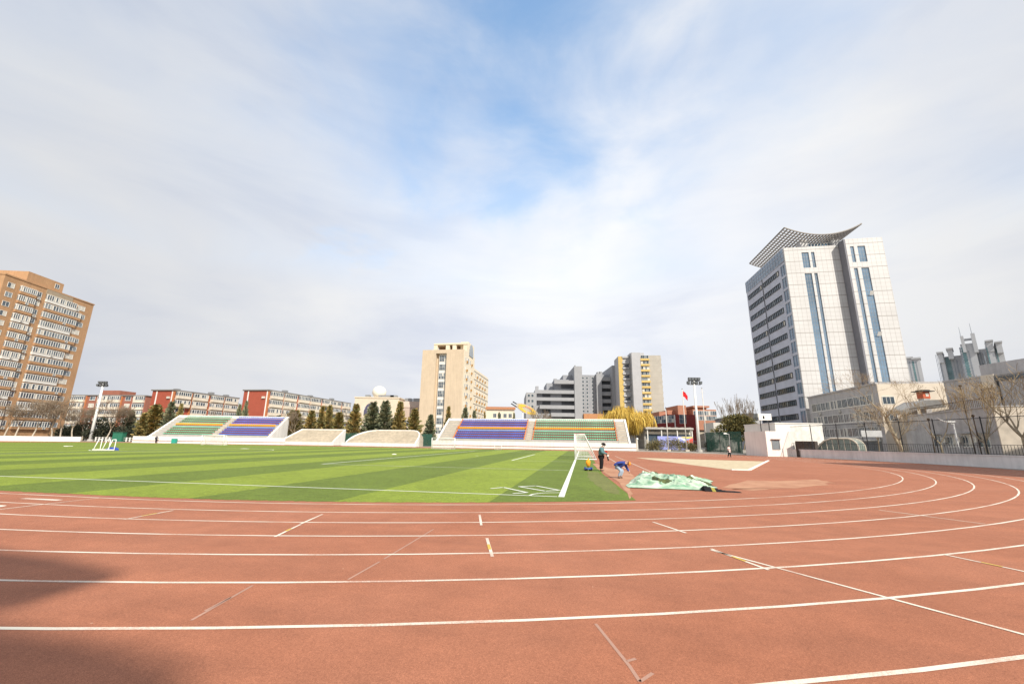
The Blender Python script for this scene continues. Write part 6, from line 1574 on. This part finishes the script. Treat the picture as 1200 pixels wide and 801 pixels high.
# ------------------------------------------------------------------ sky, sun, camera
def build_light(sun):
    el = math.asin(sun.z); az = math.atan2(sun.x, sun.y)
    w = bpy.data.worlds.new('World'); scene.world = w; w.use_nodes = True
    nt = w.node_tree; N = nt.nodes; L = nt.links; bg = N['Background']; bg.inputs['Strength'].default_value = .15
    sky = N.new('ShaderNodeTexSky'); sky.sky_type = 'NISHITA'; sky.sun_disc = False; sky.sun_elevation = el; sky.sun_rotation = az
    sky.air_density = 1.0; sky.dust_density = 1.0; sky.ozone_density = 1.0
    tc = N.new('ShaderNodeTexCoord'); sep = N.new('ShaderNodeSeparateXYZ'); L.new(tc.outputs['Generated'], sep.inputs[0])
    def math_(op, a, b=None, c=None):
        m = N.new('ShaderNodeMath'); m.operation = op
        for i, x in enumerate((a, b, c)):
            if x is None: continue
            if isinstance(x, (int, float)): m.inputs[i].default_value = x
            else: L.new(x, m.inputs[i])
        return m.outputs[0]
    zc = math_('MAXIMUM', sep.outputs[2], 0.0)
    den = math_('ADD', zc, .75)
    px_ = math_('DIVIDE', sep.outputs[0], den); py_ = math_('DIVIDE', sep.outputs[1], den)
    cmb = N.new('ShaderNodeCombineXYZ'); L.new(px_, cmb.inputs[0]); L.new(py_, cmb.inputs[1])
    def nz(scale, det, rough, dist, st=(1, 1, 1), off=(0, 0, 0), rot=0.):
        mp = N.new('ShaderNodeMapping'); mp.inputs['Scale'].default_value = st; mp.inputs['Location'].default_value = off; mp.inputs['Rotation'].default_value = (0, 0, rot); L.new(cmb.outputs[0], mp.inputs['Vector'])
        n = N.new('ShaderNodeTexNoise'); n.inputs['Scale'].default_value = scale; n.inputs['Detail'].default_value = det; n.inputs['Roughness'].default_value = rough; n.inputs['Distortion'].default_value = dist
        L.new(mp.outputs['Vector'], n.inputs['Vector']); return n.outputs['Fac']
    big = nz(2.0, 6, .42, .35, (1.0, .8, 1), (3.1, 1.7, 0), .5)
    fine = nz(4.2, 6, .45, .3, (1.0, .85, 1), (7.3, 2.2, 0), .35)
    # open blue patches between the veils, fixed in the sky
    mph = N.new('ShaderNodeMapping'); mph.inputs['Scale'].default_value = (1.0, 1.0, 1.9); mph.inputs['Location'].default_value = (5.2, 1.4, 3.3); L.new(tc.outputs['Generated'], mph.inputs['Vector'])
    th = N.new('ShaderNodeTexNoise'); th.inputs['Scale'].default_value = 3.1; th.inputs['Detail'].default_value = 8; th.inputs['Roughness'].default_value = .55; th.inputs['Distortion'].default_value = .35; L.new(mph.outputs['Vector'], th.inputs['Vector']); torn = th.outputs['Fac']
    def hole(px, py, rad, soft):
        r = Vector(ray(px, py)).normalized()
        d = N.new('ShaderNodeVectorMath'); d.operation = 'DISTANCE'; L.new(tc.outputs['Generated'], d.inputs[0]); d.inputs[1].default_value = r
        dd = math_('ADD', d.outputs['Value'], math_('MULTIPLY', math_('SUBTRACT', torn, .5), .75))
        mr = N.new('ShaderNodeMapRange'); mr.interpolation_type = 'SMOOTHSTEP'; mr.inputs[1].default_value = rad - soft; mr.inputs[2].default_value = rad + soft; mr.inputs[3].default_value = 1; mr.inputs[4].default_value = 0
        L.new(dd, mr.inputs[0]); return mr.outputs[0]
    holes = None
    for px, py, rad, soft, amt in ((640, -10, .27, .24, .90), (735, 85, .15, .22, .72), (470, 60, .12, .22, .55), (610, 192, .06, .12, .60), (385, 308, .025, .07, .40), (860, 30, .12, .25, .45)):
        h = math_('MULTIPLY', hole(px, py, rad, soft), amt); holes = h if holes is None else math_('MAXIMUM', holes, h)
    cover = N.new('ShaderNodeMapRange'); cover.interpolation_type = 'SMOOTHSTEP'; cover.inputs[1].default_value = .25; cover.inputs[2].default_value = .62; cover.inputs[3].default_value = .80; cover.inputs[4].default_value = 1.0
    L.new(big, cover.inputs[0])
    f2 = N.new('ShaderNodeMapRange'); f2.inputs[1].default_value = .3; f2.inputs[2].default_value = .7; f2.inputs[3].default_value = .93; f2.inputs[4].default_value = 1.03; L.new(fine, f2.inputs[0])
    cov = math_('MULTIPLY', cover.outputs[0], f2.outputs[0]); cov = math_('MULTIPLY', cov, math_('SUBTRACT', 1, holes))
    haze = N.new('ShaderNodeMapRange'); haze.interpolation_type = 'SMOOTHSTEP'; haze.inputs[1].default_value = .66; haze.inputs[2].default_value = .30; haze.inputs[3].default_value = 0; haze.inputs[4].default_value = 1.0; L.new(sep.outputs[2], haze.inputs[0])
    cov = math_('MAXIMUM', cov, haze.outputs[0]); cov = math_('MINIMUM', cov, 1.0)
    # cloud brightness: thicker veils whiter
    r = N.new('ShaderNodeValToRGB'); mpb = N.new('ShaderNodeMapping'); mpb.inputs['Scale'].default_value = (1.0, 1.0, 4.2); mpb.inputs['Location'].default_value = (2.3, .7, 1.1); L.new(tc.outputs['Generated'], mpb.inputs['Vector'])
    nb = N.new('ShaderNodeTexNoise'); nb.inputs['Scale'].default_value = 1.7; nb.inputs['Detail'].default_value = 8; nb.inputs['Roughness'].default_value = .55; nb.inputs['Distortion'].default_value = .5; L.new(mpb.outputs['Vector'], nb.inputs['Vector'])
    bl = math_('ADD', math_('ADD', math_('MULTIPLY', big, .35), math_('MULTIPLY', fine, .15)), math_('MULTIPLY', nb.outputs['Fac'], .5)); L.new(bl, r.inputs['Fac'])
    r.color_ramp.elements[0].position = .38; r.color_ramp.elements[0].color = (3.6, 3.82, 4.35, 1); r.color_ramp.elements[1].position = .60; r.color_ramp.elements[1].color = (4.75, 4.78, 4.85, 1)
    e = r.color_ramp.elements.new(.48); e.color = (4.25, 4.38, 4.68, 1)
    # the veil is brightest ahead and paler blue-grey to the sides and high up
    fwd = N.new('ShaderNodeVectorMath'); fwd.operation = 'DISTANCE'; L.new(tc.outputs['Generated'], fwd.inputs[0]); fwd.inputs[1].default_value = Vector(ray(680, 290)).normalized()
    br = N.new('ShaderNodeMapRange'); br.interpolation_type = 'SMOOTHSTEP'; br.inputs[1].default_value = .1; br.inputs[2].default_value = 1.0; br.inputs[3].default_value = 1.0; br.inputs[4].default_value = .76; L.new(fwd.outputs['Value'], br.inputs[0])
    sc = N.new('ShaderNodeVectorMath'); sc.operation = 'SCALE'; L.new(r.outputs['Color'], sc.inputs[0]); L.new(br.outputs[0], sc.inputs['Scale'])
    mx = N.new('ShaderNodeMix'); mx.data_type = 'RGBA'; L.new(cov, mx.inputs[0]); bri = N.new('ShaderNodeVectorMath'); bri.operation = 'MULTIPLY'; L.new(sky.outputs['Color'], bri.inputs[0]); bri.inputs[1].default_value = (1.35, 1.65, 1.65); L.new(bri.outputs[0], mx.inputs[6]); L.new(sc.outputs[0], mx.inputs[7])
    L.new(mx.outputs[2], bg.inputs['Color'])
    ld = bpy.data.lights.new('sun', 'SUN'); ld.energy = 3.9; ld.angle = math.radians(.55); ld.color = (1.0, .93, .82)
    lo = bpy.data.objects.new('sun', ld); COL.objects.link(lo); lo.rotation_euler = sun.to_track_quat('Z', 'Y').to_euler()

def build_camera():
    cd = bpy.data.cameras.new('camera'); co = bpy.data.objects.new('camera', cd); COL.objects.link(co); scene.camera = co
    cd.sensor_fit = 'HORIZONTAL'; cd.sensor_width = 36; cd.lens = FOC / 1200 * 36; cd.shift_y = (CYP - 400.5) / 1200; cd.clip_start = .05; cd.clip_end = 6000
    cp, sp = math.cos(PITCH), math.sin(PITCH); U = Vector((0, -sp, cp)); F = Vector((0, cp, sp)); X = Vector((1, 0, 0)); c, s = math.cos(ROLL), math.sin(ROLL)
    r = X * c + U * s; u = -X * s + U * c
    m = Matrix((( r.x, u.x, -F.x, 0), (r.y, u.y, -F.y, 0), (r.z, u.z, -F.z, CAMH), (0, 0, 0, 1))); co.matrix_world = m

# ------------------------------------------------------------------ build it all
setup_materials()
M['red_render'] = mat('brick_red_render', (.36, .088, .055), .9, .08, .8, .1, 10, var2=.06); M['cream_render'] = mat('cream_render', (.68, .61, .50), .9, .06, .8, var2=.05)
M['orange_render'] = mat('orange_red_render', (.46, .17, .07), .9, .08, .8); M['grey_roof'] = mat('grey_roof', (.20, .19, .18), .9, .1, .8)
SUN = Vector((.5, -.866, math.tan(math.radians(40)))).normalized()
build_ground(); build_walls(); build_stands(); build_people(); build_pitch_things()
brown_tower(); back_apartments()
apartment_slab('apartment_block', 'apartment block with plain red end wall nearest the floodlight mast, cream balconies', (203.5, 457.5), 134., 173.5, 279, 467, 6, seed=1)
apartment_slab('apartment_block', 'apartment block with plain red end wall above the blue seats, long cream balcony side', (314.5, 457.5), 136., 281.5, 410, 473, 6, seed=2)
beige_slab(); auditorium(); low_cream_house(); ring_sign(); grey_terraced(); yellow_tower(); red_complex(); shed_and_mural()
white_block(); big_tower(); campus_block(); gymnasium(); tunnel_canopy(); far_towers(); poles(); shadow_canopy(SUN)
conifers(); bare_trees(); willow(); pine_and_shrubs()
build_light(SUN); build_camera()
vs = scene.view_settings; vs.view_transform = 'Standard'; vs.look = 'None'; vs.gamma = 1; vs.use_curve_mapping = False; vs.exposure = .5
